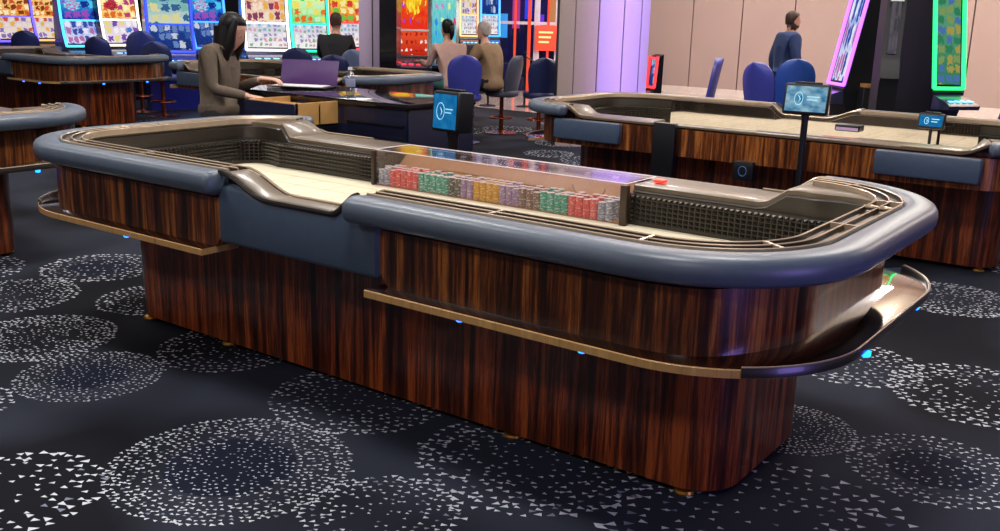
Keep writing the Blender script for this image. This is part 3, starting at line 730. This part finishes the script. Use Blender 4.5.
# black cabinet with an open wooden drawer
cab = empty('dealer_cabinet', (0, 0, 0))
c0, c1, cy0, cy1 = -3.22, -1.45, 1.50, 2.2
MB().box(c0, c1, cy0+.01, cy1, 0, .995, b=.006).build('carcass', m_navy, cab)
MB().box(c0-.01, c1+.01, cy0-.012, cy1+.01, .995, 1.035, b=.006).build('top', m_blackgloss, cab)
MB().box(-2.0, c1-.01, cy0-.004, cy0+.008, .80, .985, b=.003).build('drawer_front', m_navy, cab)
MB().box(c0+.01, c1-.01, cy0-.004, cy0+.008, .05, .79, b=.003).build('door', m_navy, cab)
dr = MB(); dx0, dx1, dy0, dy1, dz0, dz1 = -2.56, -2.075, 1.11, 1.486, .855, 1.015
dr.box(dx0, dx1, dy0, dy1, dz0, dz0+.012); dr.box(dx0, dx0+.014, dy0, dy1, dz0, dz1); dr.box(dx1-.014, dx1, dy0, dy1, dz0, dz1); dr.box(dx0, dx1, dy0, dy0+.014, dz0, dz1); dr.box(dx0, dx1, dy0+.2, dy0+.212, dz0, dz1-.02)
do = dr.build('open_drawer', m_maple, cab); MB().box(dx0-.01, dx1+.0, dy0-.016, dy0, dz0-.03, dz1-.004, b=.003).build('drawer_face', m_navy, do); do['label'] = 'pulled-out pale wooden drawer'
MB().box(-2.0, c1-.03, cy0-.016, cy0-.004, .885, .895).build('handle', m_black, cab)
tag(cab, 'long black cabinet with a pulled-out pale wooden drawer beside the standing dealer', 'cabinet')
fq = atz(277, 83, 1.036); fo = empty('open_folder', (max(fq.x, -3.0), min(fq.y, 2.08), 1.036), R(24))
MB().box(-.21, .26, 0, .008, 0, .205, b=.002).xf(Matrix.Rotation(R(-18), 4, 'X')).build('cover', mat('violet_cover', '#4a2c62', .35), fo)
MB().box(-.21, .26, -.24, 0, 0, .008, b=.002).build('base_leaf', m_black, fo)
MB().box(-.18, .22, -.22, -.02, .008, .012).build('page', m_white, fo)
tag(fo, 'violet folder standing open on the black cabinet in front of the dealer', 'folder')
bp = aty(350.5, 93, 1.62)
bo = empty('water_bottle', (bp.x, 1.62, 1.0352))
m_pet = glassy('clear_plastic', '#d7dcea', .18)
MB().lathe([(0, 0), (.030, 0), (.033, .008), (.033, .05), (.030, .058), (.033, .066), (.033, .125), (.026, .155), (.014, .172), (.012, .185), (0, .185)], n=20).build('bottle_body', m_pet, bo)
MB().lathe([(.0335, 0), (.034, .002), (.034, .05), (.0335, .052)], (0, 0, .07), 20).build('bottle_label', mat('bottle_wrap', '#8d93b4', .4), bo)
MB().lathe([(0, .183), (.015, .183), (.015, .203), (0, .203)], n=16).build('bottle_cap', m_white, bo)
tag(bo, 'clear plastic water bottle standing on the black cabinet', 'bottle')

# ------------------------------------------------------------------ small monitors
def dispmat(name, a, b_):
    m = bpy.data.materials.new(name); m.use_nodes = True; nt = m.node_tree; nt.nodes.clear(); N = nt.nodes.new; L = nt.links.new
    o = N('ShaderNodeOutputMaterial'); e = N('ShaderNodeEmission'); e.inputs[1].default_value = 1.0; tc = N('ShaderNodeTexCoord'); nz = N('ShaderNodeTexNoise'); nz.inputs['Scale'].default_value = 3
    r = N('ShaderNodeValToRGB'); r.color_ramp.elements[0].color = rgb(a); r.color_ramp.elements[1].color = rgb(b_); r.color_ramp.elements[0].position = .35; r.color_ramp.elements[1].position = .7
    L(tc.outputs['UV'], nz.inputs[0]); L(nz.outputs[0], r.inputs[0]); L(r.outputs[0], e.inputs[0]); L(e.outputs[0], o.inputs[0]); return m
m_disp = dispmat('blue_display', '#0f5c92', '#2279ad'); m_disp2 = dispmat('pale_display', '#2f6e96', '#9fc4cf'); m_logo = glow('display_emblem', '#8fc8dc', .7)
def monitor(label, loc, rz, w, h, d, post, dm, tilt=-8, group=None, stand_r=.018, emblem=True):
    t = empty('table_monitor', loc, rz); tag(t, label, 'monitor', group)
    Mx = Matrix.Rotation(R(tilt), 4, 'X')
    MB().box(-w/2, w/2, 0, d, -h/2, h/2, b=.012).xf(Mx).build('housing', m_black, t)
    MB().box(-w*.3, w*.3, d*.3, d*.8, h/2-.002, h/2+.014, b=.004).xf(Mx).build('top_vent', m_black, t)
    mb = MB(); iw, ih = w/2-.014, h/2-.018
    mb.add([(-iw, -.0015, -ih), (iw, -.0015, -ih), (iw, -.0015, ih), (-iw, -.0015, ih)], [(0, 1, 2, 3)]); mb.xf(Mx); sc_ = mb.build('screen', dm, t, smooth=False, uvs=[(0, 0), (1, 0), (1, 1), (0, 1)])
    if emblem:
        mb = MB(); r = h*.17; cx = -w*.16
        mb.tube([(cx+r*math.cos(2*pi*k/20)*.8, -.003, r*1.2*math.sin(2*pi*k/20)) for k in range(20)], .0022, 5, closed=True)
        mb.tube([(cx+r*.3*math.sin(t*.9), -.003, -r*.6+r*.3*t) for t in range(5)], [.001, .003, .004, .003, .001], 5)
        for zz_, a_ in ((.012, .18), (-.008, .14)): mb.box(w*.02, w*(.02+a_*1.6), -.0035, -.0025, zz_, zz_+.006)
        mb.xf(Mx); mb.build('emblem', m_logo, sc_)
    mb = MB(); mb.tube([(0, d*.55, -h*.35), (0, d*.55, -h/2-.03)], stand_r*1.2, 10); mb.tube([(0, d*.55, -h/2-.03), (0, d*.55, -post)], stand_r, 10); mb.build('post', m_black, t)
    MB().lathe([(0, 0), (.05, 0), (.05, .006), (stand_r, .012), (0, .012)], (0, d*.55, -post), 16).build('post_base', m_black, t)
    return t
p = aty(449, 112, 1.12)
monitor('thick black monitor with a blue display on a post behind the chip bank', (p.x-.03, 1.12, p.z), R(-6), .215, .235, .13, p.z-.0, m_disp, -4, stand_r=.032)
p = aty(806, 99, 3.05)
monitor('black monitor with pale blue display on a tall post at right', (p.x, 3.05, p.z), R(6), .29, .20, .05, p.z, m_disp2, -12, stand_r=.022)
p = aty(931, 121, 4.75)
monitor('small monitor with a blue display standing inside the right rear table', (p.x, 4.75, p.z), R(-5), .20, .12, .04, p.z-.69, m_disp, -10, stand_r=.012)
p = aty(847, 127, 4.0); pb = empty('card_reader', (p.x, 4.0, .85)); tag(pb, 'low black box with a pale front left of the small blue monitor', 'box')
MB().box(-.09, .09, 0, .12, 0, .05, b=.01).build('case', m_black, pb); MB().box(-.08, .08, -.004, 0, .008, .03).build('front_strip', mat('lilac_plastic', '#b79fc9', .3), pb)
p = aty(745, 178, 3.42); pb = empty('badge_box', (p.x, 3.36, .50)); tag(pb, 'small black box with blue emblem low on the right rear table', 'box')

MB().box(-.075, .075, 0, .05, 0, .14, b=.006).build('case', m_black, pb); MB().tube([(.03*math.cos(2*pi*k/16), -.002, .07+.035*math.sin(2*pi*k/16)) for k in range(16)], .004, 5, closed=True).build('emblem', mat('blue_emblem', '#2c5f94', .4), pb)
p = aty(661, 150, 3.34); pb = MB().box(-.09, .09, 0, .05, -.2, .24, b=.006).build('drop_box_cover', m_black); pb.location = (p.x, 3.36, .62); tag(pb, 'black upright panel on the dealer side of the right rear table', 'panel')

# ------------------------------------------------------------------ stools
m_nvy = mat('navy_seat_vinyl', '#232c58', .4); m_vio = mat('violet_seat_vinyl', '#3a3f9a', .4); m_blu = mat('blue_seat_vinyl', '#2a4d9c', .4); m_gry = mat('grey_seat_vinyl', '#474a5c', .5); m_bronze = mat('bronze_pole', '#8a4a32', .25, metal=.8)
def make_stool(m):
    t = empty('casino_stool')
    mb = MB(); rings = []
    for k in range(17):      # backrest shell, facing +Y
        f = (0, .08, .16, .25, .34, .43, .52, .60, .68, .75, .81, .86, .90, .94, .97, .99, 1)[k]; z = .60+f*.58; hw = (.185+.03*smooth(f/.6))*(1 if f < .6 else max(.12, (1-((f-.6)/.4)**2.6)**.5))
        yb = -.20-.10*f; th = .03; r = []
        for q in range(9): a = -1+q/4; r.append((a*hw, yb+.07*a*a, z))
        for q in range(9): a = 1-q/4; r.append((a*(hw-.008), yb+.07*a*a+th, z))
        rings.append(r)
    mb.loft(rings, 0, True, True); mb.build('backrest', m, t, ang=60)
    MB().lathe([(0, .56), (.19, .56), (.225, .58), (.235, .62), (.22, .655), (.15, .67), (0, .672)], (0, 0, 0), 28).build('seat', m, t)
    MB().lathe([(0, 0), (.22, 0), (.22, .012), (.05, .03), (.032, .05), (.028, .56), (0, .56)], n=24).build('pedestal', m_bronze, t)
    mb = MB(); mb.tube([(.17*math.cos(a), .17*math.sin(a), .24) for a in [2*pi*k/20 for k in range(20)]], .01, 6, closed=True)
    mb.tube([(-.17, 0, .24), (.17, 0, .24)], .008, 6); mb.build('foot_ring', m_bronze, t)
    return t
st0 = make_stool(m_nvy); used = [False]
def stool(u, v, d, rz, label, m=None, z=1.18, sc=1.0, group=None):
    """(u,v) = top of the backrest, at view depth d"""
    if not used[0]: o = st0; used[0] = True
    else: o = copy_tree(st0)
    p = atd(u, v, d); k = 1.0; o.location = (p.x, p.y, 0); o.rotation_euler = (0, 0, rz); o.scale = (sc, sc, p.z/1.18 if .8 < p.z/1.18 < 1.2 else 1)
    tag(o, label, 'stool', group)
    if m:
        for c in o.children:
            if c.name.split('.')[0] in ('backrest', 'seat'):
                c.data = c.data.copy(); c.data.materials[0] = m
    return o
AW = YAW     # rotation that turns a stool's back to the camera
stool(26, 30, 16.3, AW+.3, 'dark blue stool at the far left in front of the orange slot machine', m_nvy)
stool(103, 36, 15.6, AW-.1, 'dark blue stool in front of the bright white-edged slot machine at left', m_nvy)
stool(138, 30, 14.9, AW+.5, 'dark stool half hidden behind the left table end, beside the wheel slot machine', m_nvy)
stool(160, 41, 14.4, AW, 'wide dark stool in front of the wheel-topped slot machine', m_nvy, sc=1.05)
stool(300, 47, 13.6, AW, 'navy stool just right of the standing dealer, before the white-edged machine', m_nvy)
stool(336, 54, 13.4, AW, 'navy stool holding the man in the black jacket', m_nvy)
stool(362, 49, 13.6, AW-.4, 'pale blue-grey stool right of the man in black', mat('dusty_blue_vinyl', '#6c7a9e', .5))
stool(464, 54, 12.4, AW+.1, 'violet-blue stool behind the woman with the ponytail', m_vio)
stool(503, 55, 13.5, AW+1.1, 'grey stool on a bronze pole carrying the grey-haired man', m_gry)
stool(541, 57, 13.4, AW+.2, 'very dark stool against the wide beige column', m_nvy)
stool(698, 57, 11.5, AW+1.37, 'deep blue stool seen from the side in front of the beige wall', m_vio)
stool(772, 62, 10.6, AW-.95, 'violet stool left of the walking man, turned sideways', m_vio)
stool(795, 58, 11.0, AW-.15, 'bright blue stool in front of the walking man', m_blu)
stool(990, 94, 10.2, AW+.9, 'violet stool at the right edge beside the green-lit machine', m_vio)

# ------------------------------------------------------------------ slot machines
m_cab = mat('slot_cabinet', '#0d0e18', .25, coat=.4); m_deck = mat('button_deck', '#3a3c58', .2, coat=.5)
def slot(label, u, v, d, turn, w, scr, edge, topscr=None, kind='curve', bz=1.0, group=None, body=None, wheel=False, zs=None, hs=1.0, dp=.58, deck=True, dg='#6fb4ff'):
    """front faces -Y locally; (u,v) any pixel on its axis, d view depth"""
    p = atd(u, v, d); t = empty('slot_machine', (p.x, p.y, 0), 0); dirc = math.atan2(CP.x-p.x, -(CP.y-p.y)); t.rotation_euler = (0, 0, dirc+R(turn)); tag(t, label, 'slot machine', group)
    body = body or m_cab; e = w/2; bz = p.z
    if kind == 'flat': prof = [(0, bz), (.03, bz+1.75*hs)]
    elif kind == 'lean': prof = [(-.08, bz), (.10, bz+1.0), (.24, bz+1.78)]
    else: prof = [(-.06, bz), (.02, bz+.16), (.10, bz+.42), (.15, bz+.75), (.17, bz+1.1), (.17, bz+1.75)]
    def py(z):
        for (ya, za), (yb, zb) in zip(prof[:-1], prof[1:]):
            if z <= zb: return ya+(yb-ya)*(z-za)/(zb-za)
        return prof[-1][0]
    poly = [(-.02, 0), (-.02, bz-.28), (-.06, bz-.2), (prof[0][0], bz-.04)]+[(y+.03, z) for y, z in prof]+[(max(prof[-1][0]+.1, dp*.9), bz+1.75*hs+.03), (dp, 0)]
    MB().prism(poly, 'x', -e, e).build('cabinet', body, t)
    if deck: MB().prism([(-.34, bz-.20), (-.36, bz-.16), (-.30, bz-.13), (-.04, bz-.05), (-.04, bz-.22)], 'x', -e*.96, e*.96).build('button_deck', m_deck, t)
    mb = MB()
    for k in range(4): mb.box(-e*.7+k*e*.4, -e*.45+k*e*.4, -.30, -.24, bz-.125, bz-.112, b=.004)
    if deck: mb.build('deck_buttons', glow('deck_glow_'+label[:12], dg, 2.5), t)
    zs = zs or [(.04, .40, 0), (.43, .86, 1), (.92, 1.70, 2)]
    for k, (za, zb, si) in enumerate(zs):
        mb = MB(); n = 8; uv = []
        for j in range(n+1):
            z = bz+za+(zb-za)*j/n
            for sx in (-1, 1): mb.v.append((sx*(e-.045), py(z)+.022, z)); uv.append(((sx+1)/2, j/n))
        for j in range(n): mb.f.append((2*j, 2*j+1, 2*j+3, 2*j+2)); mb.m.append(0)
        mb.build('game_screen', scr[si % len(scr)], t, uvs=uv)
        fr = MB(); fr.box(-e+.03, e-.03, py(bz+zb)-.012, py(bz+zb)+.03, bz+zb, bz+zb+.026); fr.build('screen_bar', edge if k < 1 else m_cab, t)
    if edge:
        for sx in (-1, 1):
            pts = [(sx*(e-.012), y+.004, z) for y, z in prof]; MB().tube(pts, .022, 8).build('light_strip', edge, t)
        MB().tube([(-e+.012, prof[0][0]+.004, bz), (e-.012, prof[0][0]+.004, bz)], .018, 8).build('light_strip', edge, t)
    if wheel:
        mb = MB(); uv = []; n = 24; y = py(bz+1.35)-.03
        mb.v.append((0, y, bz+1.22)); uv.append((.5, .5))
        for k in range(n): a = 2*pi*k/n; mb.v.append((.30*math.cos(a), y, bz+1.22+.30*math.sin(a))); uv.append((.5+.5*math.cos(a), .5+.5*math.sin(a)))
        for k in range(n): mb.f.append((0, 1+k, 1+(k+1) % n)); mb.m.append(k % 3)
        mb.build('bonus_wheel', [glow('wheel_a', '#22c8a8', 1.6), glow('wheel_b', '#e8f0f0', 1.8), glow('wheel_c', '#2c6fd8', 1.8)], t, smooth=False, uvs=uv)
        MB().tube([(.31*math.cos(2*pi*k/28), y-.01, bz+1.22+.31*math.sin(2*pi*k/28)) for k in range(28)], .02, 6, closed=True).build('wheel_ring', glow('wheel_ring', '#26e0b0', 2), t)
    return t
WARM = ['#ffd27a', '#e08a50', '#d9d2e0', '#b04a38', '#f2e6d0']; PAST = ['#d94f6a', '#4f7fd0', '#e8d890', '#7a4fb0', '#f4f0f4']
s_w1 = screen('scr_warm_reels', ['#c7563c', '#e6b04a', '#8a6fae', '#e9d9c6'], ('#efe2dc', '#d7c6d2'), 6, 4, 1.5); s_w2 = screen('scr_warm_top', ['#ffb347', '#d4572c', '#fff0c0', '#8c3c1e'], ('#f09a3c', '#ffd890'), 5, 5, 1.4)
s_b1 = screen('scr_blue_reels', ['#5b7fd8', '#e8e8f4', '#b36fb0', '#3a4fa8'], ('#dfe3f4', '#a9b8ec'), 6, 3, 1.5); s_b2 = screen('scr_blue_art', ['#2a5fd0', '#55c8f0', '#9a4fb8', '#1c2f8a'], ('#1c3fb0', '#2fa0e0'), 4, 3, 1.5, blob=(.33, .55, .22, '#7fe0ff', '#c05a9a'))
s_g1 = screen('scr_gold_art', ['#f4a83c', '#fff0b0', '#d86a2c', '#b04080'], ('#f4c46a', '#f9e6a8'), 5, 4, 1.6, blob=(.3, .5, .2, '#c83c3c', '#8a2040')); s_p1 = screen('scr_pastel_reels', PAST, ('#f0e6ee', '#e2cfe0'), 5, 3, 1.5)
s_dk = screen('scr_wheel_reels', ['#dfe8ee', '#7fc0b8', '#e8e0a0', '#3c6a9a'], ('#cfe0dc', '#8fc6c8'), 4, 3, 1.3); s_bk = screen('scr_blue_panel', ['#3c5fb0', '#d8e0ee', '#22408a', '#7090d0'], ('#182c78', '#2c50a8'), 6, 3, 1.2)
s_r1 = screen('scr_white_reels', ['#7fb8d8', '#d8a0b0', '#eef0f0', '#8fae90', '#9a8fc0'], ('#f6f4f2', '#d8d4e0'), 8, 5, 1.5, .47); s_or = screen('scr_orange_art', ['#f0a040', '#5f9a3c', '#d83c2c', '#fff0c8'], ('#e8882c', '#f6c060'), 4, 3, 1.5)
s_rp = screen('scr_party_art', ['#d8503c', '#e8b04a', '#8a4060', '#f4e0c8'], ('#f2d8c0', '#e8b8a0'), 7, 3, 1.5)
s_gn2 = screen('scr_green_panel', ['#3f9a6a', '#9ab86a', '#5f8ad0', '#c8b860'], ('#3f9a6c', '#6fb890'), 3, 9, .9); s_gn = screen('scr_green_art', ['#3ccf6a', '#f0e060', '#e8702c', '#c8f0c0'], ('#6fe08a', '#e0f4a0'), 5, 4, 1.5); s_rd = screen('scr_red_art', ['#e8c83c', '#d83c3c', '#6fc04a', '#f4e8a0'], ('#e8502c', '#f0d040'), 4, 4, 1.5)
s_dr = screen('scr_dragon', ['#f4502c', '#ffd23c', '#a83cc8', '#e8301c'], ('#e8301c', '#f08a2c'), 4, 6, 1.5, .3, blob=(.5, .52, .36, '#ffe23c', '#e8a010')); s_te = screen('scr_teal_board', ['#5fe0c0', '#d88ad8', '#3c8ae8', '#eaf6a0', '#e83c6a'], ('#3cb8d8', '#a0f0d0'), 4, 9, 1.4, .38)
s_drr = screen('scr_dragon_reels', ['#f8e8e0', '#c02018', '#f4f0e8', '#a01810'], ('#c82818', '#e8502c'), 6, 3, 1.4, .35)
e_or = glow('edge_orange', '#ffb070', 2.2); e_bl = glow('edge_blue', '#3c8cff', 3.2); e_cy = glow('edge_cyan', '#45c8ff', 3.2); e_wh = glow('edge_white', '#fff2dc', 3.2); e_db = glow('edge_deep_blue', '#2440e8', 2.0); e_gr = glow('edge_green', '#22f0a0', 2.6); e_rd = glow('edge_red', '#ff3c44', 2.4); e_vi = glow('edge_violet', '#c06aff', 3.0); e_gn = glow('edge_spring_green', '#2cf07a', 3.2)
m_cabb = mat('blue_lit_cabinet', '#1a1f6a', .3, coat=.3)
TN = 22
m_matb = mat('matte_black_cabinet', '#0a0b12', .55)
slot('slot machine at the far left with orange game art and violet edges', 18, 41, 17.2, TN, .68, [s_w1, s_w2, s_w1], glow('edge_violet_blue', '#6f5cff', 2.5))
slot('orange-edged slot machine second from the left, partly hidden by a stool', 47, 40, 18.4, TN, .56, [s_w1, s_w2, s_w2], e_or)
slot('slot machine with blue art and a cyan glowing left edge', 85, 46, 16.5, TN, .66, [s_b1, s_b2, s_b2], e_cy, dp=.42)
slot('slot machine with golden art between white glowing edges at left', 124, 45, 16.7, TN, .66, [s_p1, s_g1, s_g1], e_wh, dp=.42)
slot('blue slot machine with a round green bonus wheel on top', 172, 52, 15.4, 8, .70, [s_bk, s_dk, s_bk], e_db, body=m_cabb, wheel=True)
slot('blue-lit slot machine half hidden behind the standing dealer', 212, 48, 16.2, TN, .6, [s_bk, s_b2, s_b2], e_bl, body=m_cabb)
slot('white-edged slot machine right of the dealer with white reels', 268, 50, 15.6, 10, .70, [s_r1, s_rp, s_or], e_wh)
slot('green-edged slot machine in the middle of the trio', 312, 51, 15.8, 14, .62, [s_r1, s_gn, s_gn], e_gr)
slot('red-edged slot machine, right one of the trio', 348, 49, 16.2, 14, .58, [s_r1, s_rd, s_rd], e_rd)
slot('tall slot machine with a yellow creature on a red screen', 413, 55, 14.4, 4, .52, [s_drr, s_dr, s_dr], None, kind='flat', dg='#ff3040', zs=[(.0, .34, 0), (.345, 1.75, 1)])
slot('tall slot machine with a teal and blue board screen', 444, 54, 15.3, 6, .46, [s_te], None, kind='flat', zs=[(.0, 1.75, 0)])
slot('pale-lit slot machine behind the woman with the ponytail', 469, 36, 20, 4, .38, [s_r1, s_w1, s_w2], e_or)
slot('blue-lit slot machine above the grey-haired man', 490, 36, 20, 4, .40, [s_r1, s_bk, s_bk], e_bl)
slot('violet-edged slot machine leaning away in front of the beige wall', 842, 84, 11.6, -66, .46, [s_b1, s_p1, s_b1], e_vi, kind='lean', dp=.55, body=m_matb, zs=[(.04, .98, 0), (1.03, 1.70, 1)])
slot('slot machine with spring-green glowing edges at right', 944, 88, 10.4, 38, .38, [s_gn2, s_w2, s_w2], e_gn, kind='lean', zs=[(.04, .92, 0), (.99, 1.70, 2)], dp=1.0, body=m_matb)
slot('grey and yellow slot screens between the violet and the green machine', 891, 58, 9.9, 8, .18, [screen('scr_grey', ['#8a8290', '#a49aa8', '#7a7280'], ('#847c8c', '#9a90a0'), 3, 3, .4), s_w2], None, zs=[(.04, .55, 0), (.6, 1.3, 1)], kind='flat', deck=False, body=m_matb)
slot('small slot machine with a red edge beside the purple side of the column', 650, 87, 14.4, -60, .24, [s_bk, s_b1], e_rd, kind='flat', zs=[(.03, .40, 0)], hs=.25, dp=.12)
bp_ = atd(884, 84, 11.2); bs = empty('machine_base', (bp_.x, bp_.y, 0), rzc); tag(bs, 'dark plinth with a wooden top between the violet and green machines', 'plinth')
MB().box(-.22, .30, 0, .4, 0, bp_.z-.05, b=.01).build('plinth_body', m_matb, bs); MB().box(-.2, .22, -.02, .38, bp_.z-.05, bp_.z-.01, b=.004).build('plinth_top', m_maple_in, bs)
# dark lit post between slot banks
pp = atd(372, 40, 12.9); wp = empty('wall_pier', (pp.x, pp.y, 0), rzc); tag(wp, 'pale pier beside a dark post, left of the tall red-screened machine', 'pier')
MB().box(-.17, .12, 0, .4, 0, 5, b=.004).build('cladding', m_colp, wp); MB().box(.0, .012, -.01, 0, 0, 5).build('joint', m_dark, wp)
MB().box(.12, .34, -.2, .4, 0, 5, b=.004).build('dark_post', m_cab, wp)

# ------------------------------------------------------------------ seated and walking guests
def at_seat(u, v, d): p = atd(u, v, d); return (p.x, p.y, 0)
m_blk = mat('black_jacket_cloth', '#15141a', .8); m_pinkc = mat('pale_pink_sweater', '#b9968c', .85, bump=(150, .3)); m_tan = mat('tan_shirt', '#8d7358', .85, bump=(150, .3)); m_navc = mat('navy_sweater', '#2b3d68', .85); m_tealp = mat('teal_trousers', '#3c6a6a', .8); m_greyh = mat('grey_hair', '#a39a94', .7); m_brh = mat('brown_hair', '#3a2218', .6); m_jean = mat('dark_jeans', '#1d2440', .85)
x, y, _ = at_seat(335, 60, 13.7)
person('man in a black jacket seen from behind, sitting at the green-edged machine', (x, y, 0), AW, sitJ(.66, .08), [('jacket', m_blk, 'top', .02), ('trousers', m_trous, 'legs', 0)], (m_brh, 'short'))
x, y, _ = at_seat(452, 60, 12.8)
person('woman with a dark ponytail and pale pink sweater, seated with her back turned', (x, y, 0), AW+.5, sitJ(.62, .10), [('sweater', m_pinkc, 'top', .005), ('trousers', m_tealp, 'legs', 0)], (m_hair, 'pony'))
x, y, _ = at_seat(492, 60, 13.3)
person('grey-haired man in a tan shirt and dark trousers seated sideways on a grey stool', (x, y, 0), AW+1.0, sitJ(.60, .10, .35), [('shirt', m_tan, 'top', .03), ('trousers', m_blk, 'legs', .01)], (m_greyh, 'short'), m_skin2)
wk = dict(pelvis=(0, 0, .96), belly=(0, .0, 1.12), chest=(0, .0, 1.32), neck=(0, .02, 1.48), head=(0, .05, 1.62), shL=(-.20, 0, 1.40), shR=(.20, 0, 1.40), elL=(-.25, -.08, 1.12), elR=(.25, .02, 1.12), wrL=(-.24, -.02, .88), wrR=(.24, .16, .90),
          hdL=(0, .1, -1), hdR=(0, .2, -1), pnL=(1, 0, 0), pnR=(-1, 0, 0), hipL=(-.10, 0, .92), hipR=(.10, 0, .92), knL=(-.10, .18, .52), knR=(.10, -.02, .50), anL=(-.10, .20, .09), anR=(.10, -.26, .14), toL=(-.10, .34, .035), toR=(.10, -.14, .06))
x, y, _ = at_seat(787, 50, 13.2)
wm = person('bearded man in a navy sweater walking past the beige wall', (x, y, 0), YAW-pi/2+.15, wk, [('sweater', m_navc, 'top', .03), ('jeans', m_jean, 'legs', 0)], (m_brh, 'short'))
hb = Matrix.Translation((0, .05, 1.62))
MB().loft([[(math.sin(a)*rx, math.cos(a)*ry+.012, z+1.62) for a in [-1.7+3.4*k/12 for k in range(13)]]+[(math.sin(a)*rx*.8, math.cos(a)*ry*.8+.012, z+1.62) for a in [1.7-3.4*k/12 for k in range(13)]] for z, rx, ry in ((-.125, .045, .085), (-.09, .068, .118), (-.06, .072, .128), (-.03, .074, .10))], 0, True, True).build('beard', m_brh, wm)
x, y, _ = at_seat(872, 30, 12.9)
person('man in dark clothes standing between the violet-edged machine and the dark cabinet', (x, y, 0), AW+2.2, wk, [('jacket', m_navc, 'top', .03), ('trousers', m_trous, 'legs', 0)], (m_hair, 'short'))

# ------------------------------------------------------------------ shop front beyond the walkway
sp_ = atd(528, 40, 21); sf = empty('shop_front', (sp_.x, sp_.y, 0), rzc); tag(sf, 'brightly lit glazed shop front with red and white frames left of the beige column', 'shop front')
m_wfr = mat('white_frame', '#cfc6d6', .4); m_rfr = mat('red_frame', '#d8452e', .35, emit='#ff4a2a', es=.35); m_inner2 = mat('shop_interior', '#1c1c4a', .5, emit='#202a7a', es=.25)
MB().box(-1.5, 1.0, .7, .75, 0, 4.2).build('interior', m_inner2, sf)
for k, (xx, ww, mm) in enumerate(((-1.42, .06, m_wfr), (-.98, .10, m_wfr), (-.66, .12, m_wfr), (-.28, .05, m_rfr), (.02, .07, m_rfr), (.18, .12, m_wfr), (.42, .05, m_rfr), (.60, .07, m_wfr), (.80, .07, m_rfr))):
    MB().box(xx-ww/2, xx+ww/2, -.03, .05, 0, 4.2, b=.004).build('mullion', mm, sf)
for zz_, mm in ((2.25, m_wfr), (1.42, m_wfr), (3.0, m_rfr)): MB().box(-1.45, .9, -.02, .04, zz_-.03, zz_+.03).build('transom', mm, sf)
MB().box(-1.45, .9, .01, .02, 0, 4.2).build('glazing', glassy('shop_glass', '#d8dcf4', .06), sf)
sg = MB().box(.15, .95, -.09, -.03, .86, 1.38, b=.006).build('red_sign', mat('red_sign', '#d8402c', .4, emit='#ff4a30', es=.6), sf)
mb = MB()
for k, wd in enumerate((.30, .26, .22)): mb.box(.22, .22+wd, -.098, -.091, 1.22-.10*k, 1.26-.10*k)
mb.build('sign_lines', glow('sign_ink', '#ffb070', 1.2), sg)
r_ = random.Random(5)
for k in range(9):
    xx = -1.3+.26*k; cc = ['#3c5ae8', '#8a4ad8', '#e8a04a', '#4ac0e8', '#d84a8a'][k % 5]
    MB().box(xx-.09, xx+.09, .35, .5, .0, 1.1+.25*(k % 3), b=.01).build('display_stand', mat('stand_%d' % k, '#2a2c5a', .4), sf)
    MB().box(xx-.08, xx+.08, .33, .35, 1.1+.2*(k % 3), 1.6+.35*(k % 3)).build('lit_panel', glow('panel_%d' % k, cc, 1.0), sf)
# rope barrier before the shop
ro = empty('rope_barrier', tuple(atd(520, 60, 17.5)*1.0)); ro.location.z = 0; ro.rotation_euler = (0, 0, rzc)
for xx in (-.55, .1, .75): MB().lathe([(0, 0), (.15, 0), (.15, .015), (.02, .03), (.02, .92), (.03, .95), (0, .97)], (xx, 0, 0), 16).build('stanchion', m_black, ro)
for a, b_ in ((-.55, .1), (.1, .75)): MB().tube([(a+(b_-a)*t/8, 0, .88-.12*math.sin(pi*t/8)) for t in range(9)], .014, 6).build('rope', m_black, ro)
tag(ro, 'low dark rope barrier in front of the glazed shop front', 'barrier')

# purple wash on the column from the machine beside it, and a violet sign glow on the near table end
vw = area('violet_wash', tuple(atd(634, 60, 11.3)), .15, 13, (.52, .3, 1), (R(90), 0, rzc), sy=4.5); vw.data.spread = R(75)
area('violet_sign_light', (5.2, -.9, .9), 1.2, 34, (.35, .25, 1), (R(90), 0, R(75)))
area('blue_bank_light', (-9.5, 6.3, 2.6), 2.5, 60, (.35, .4, 1), (R(60), 0, R(55)))
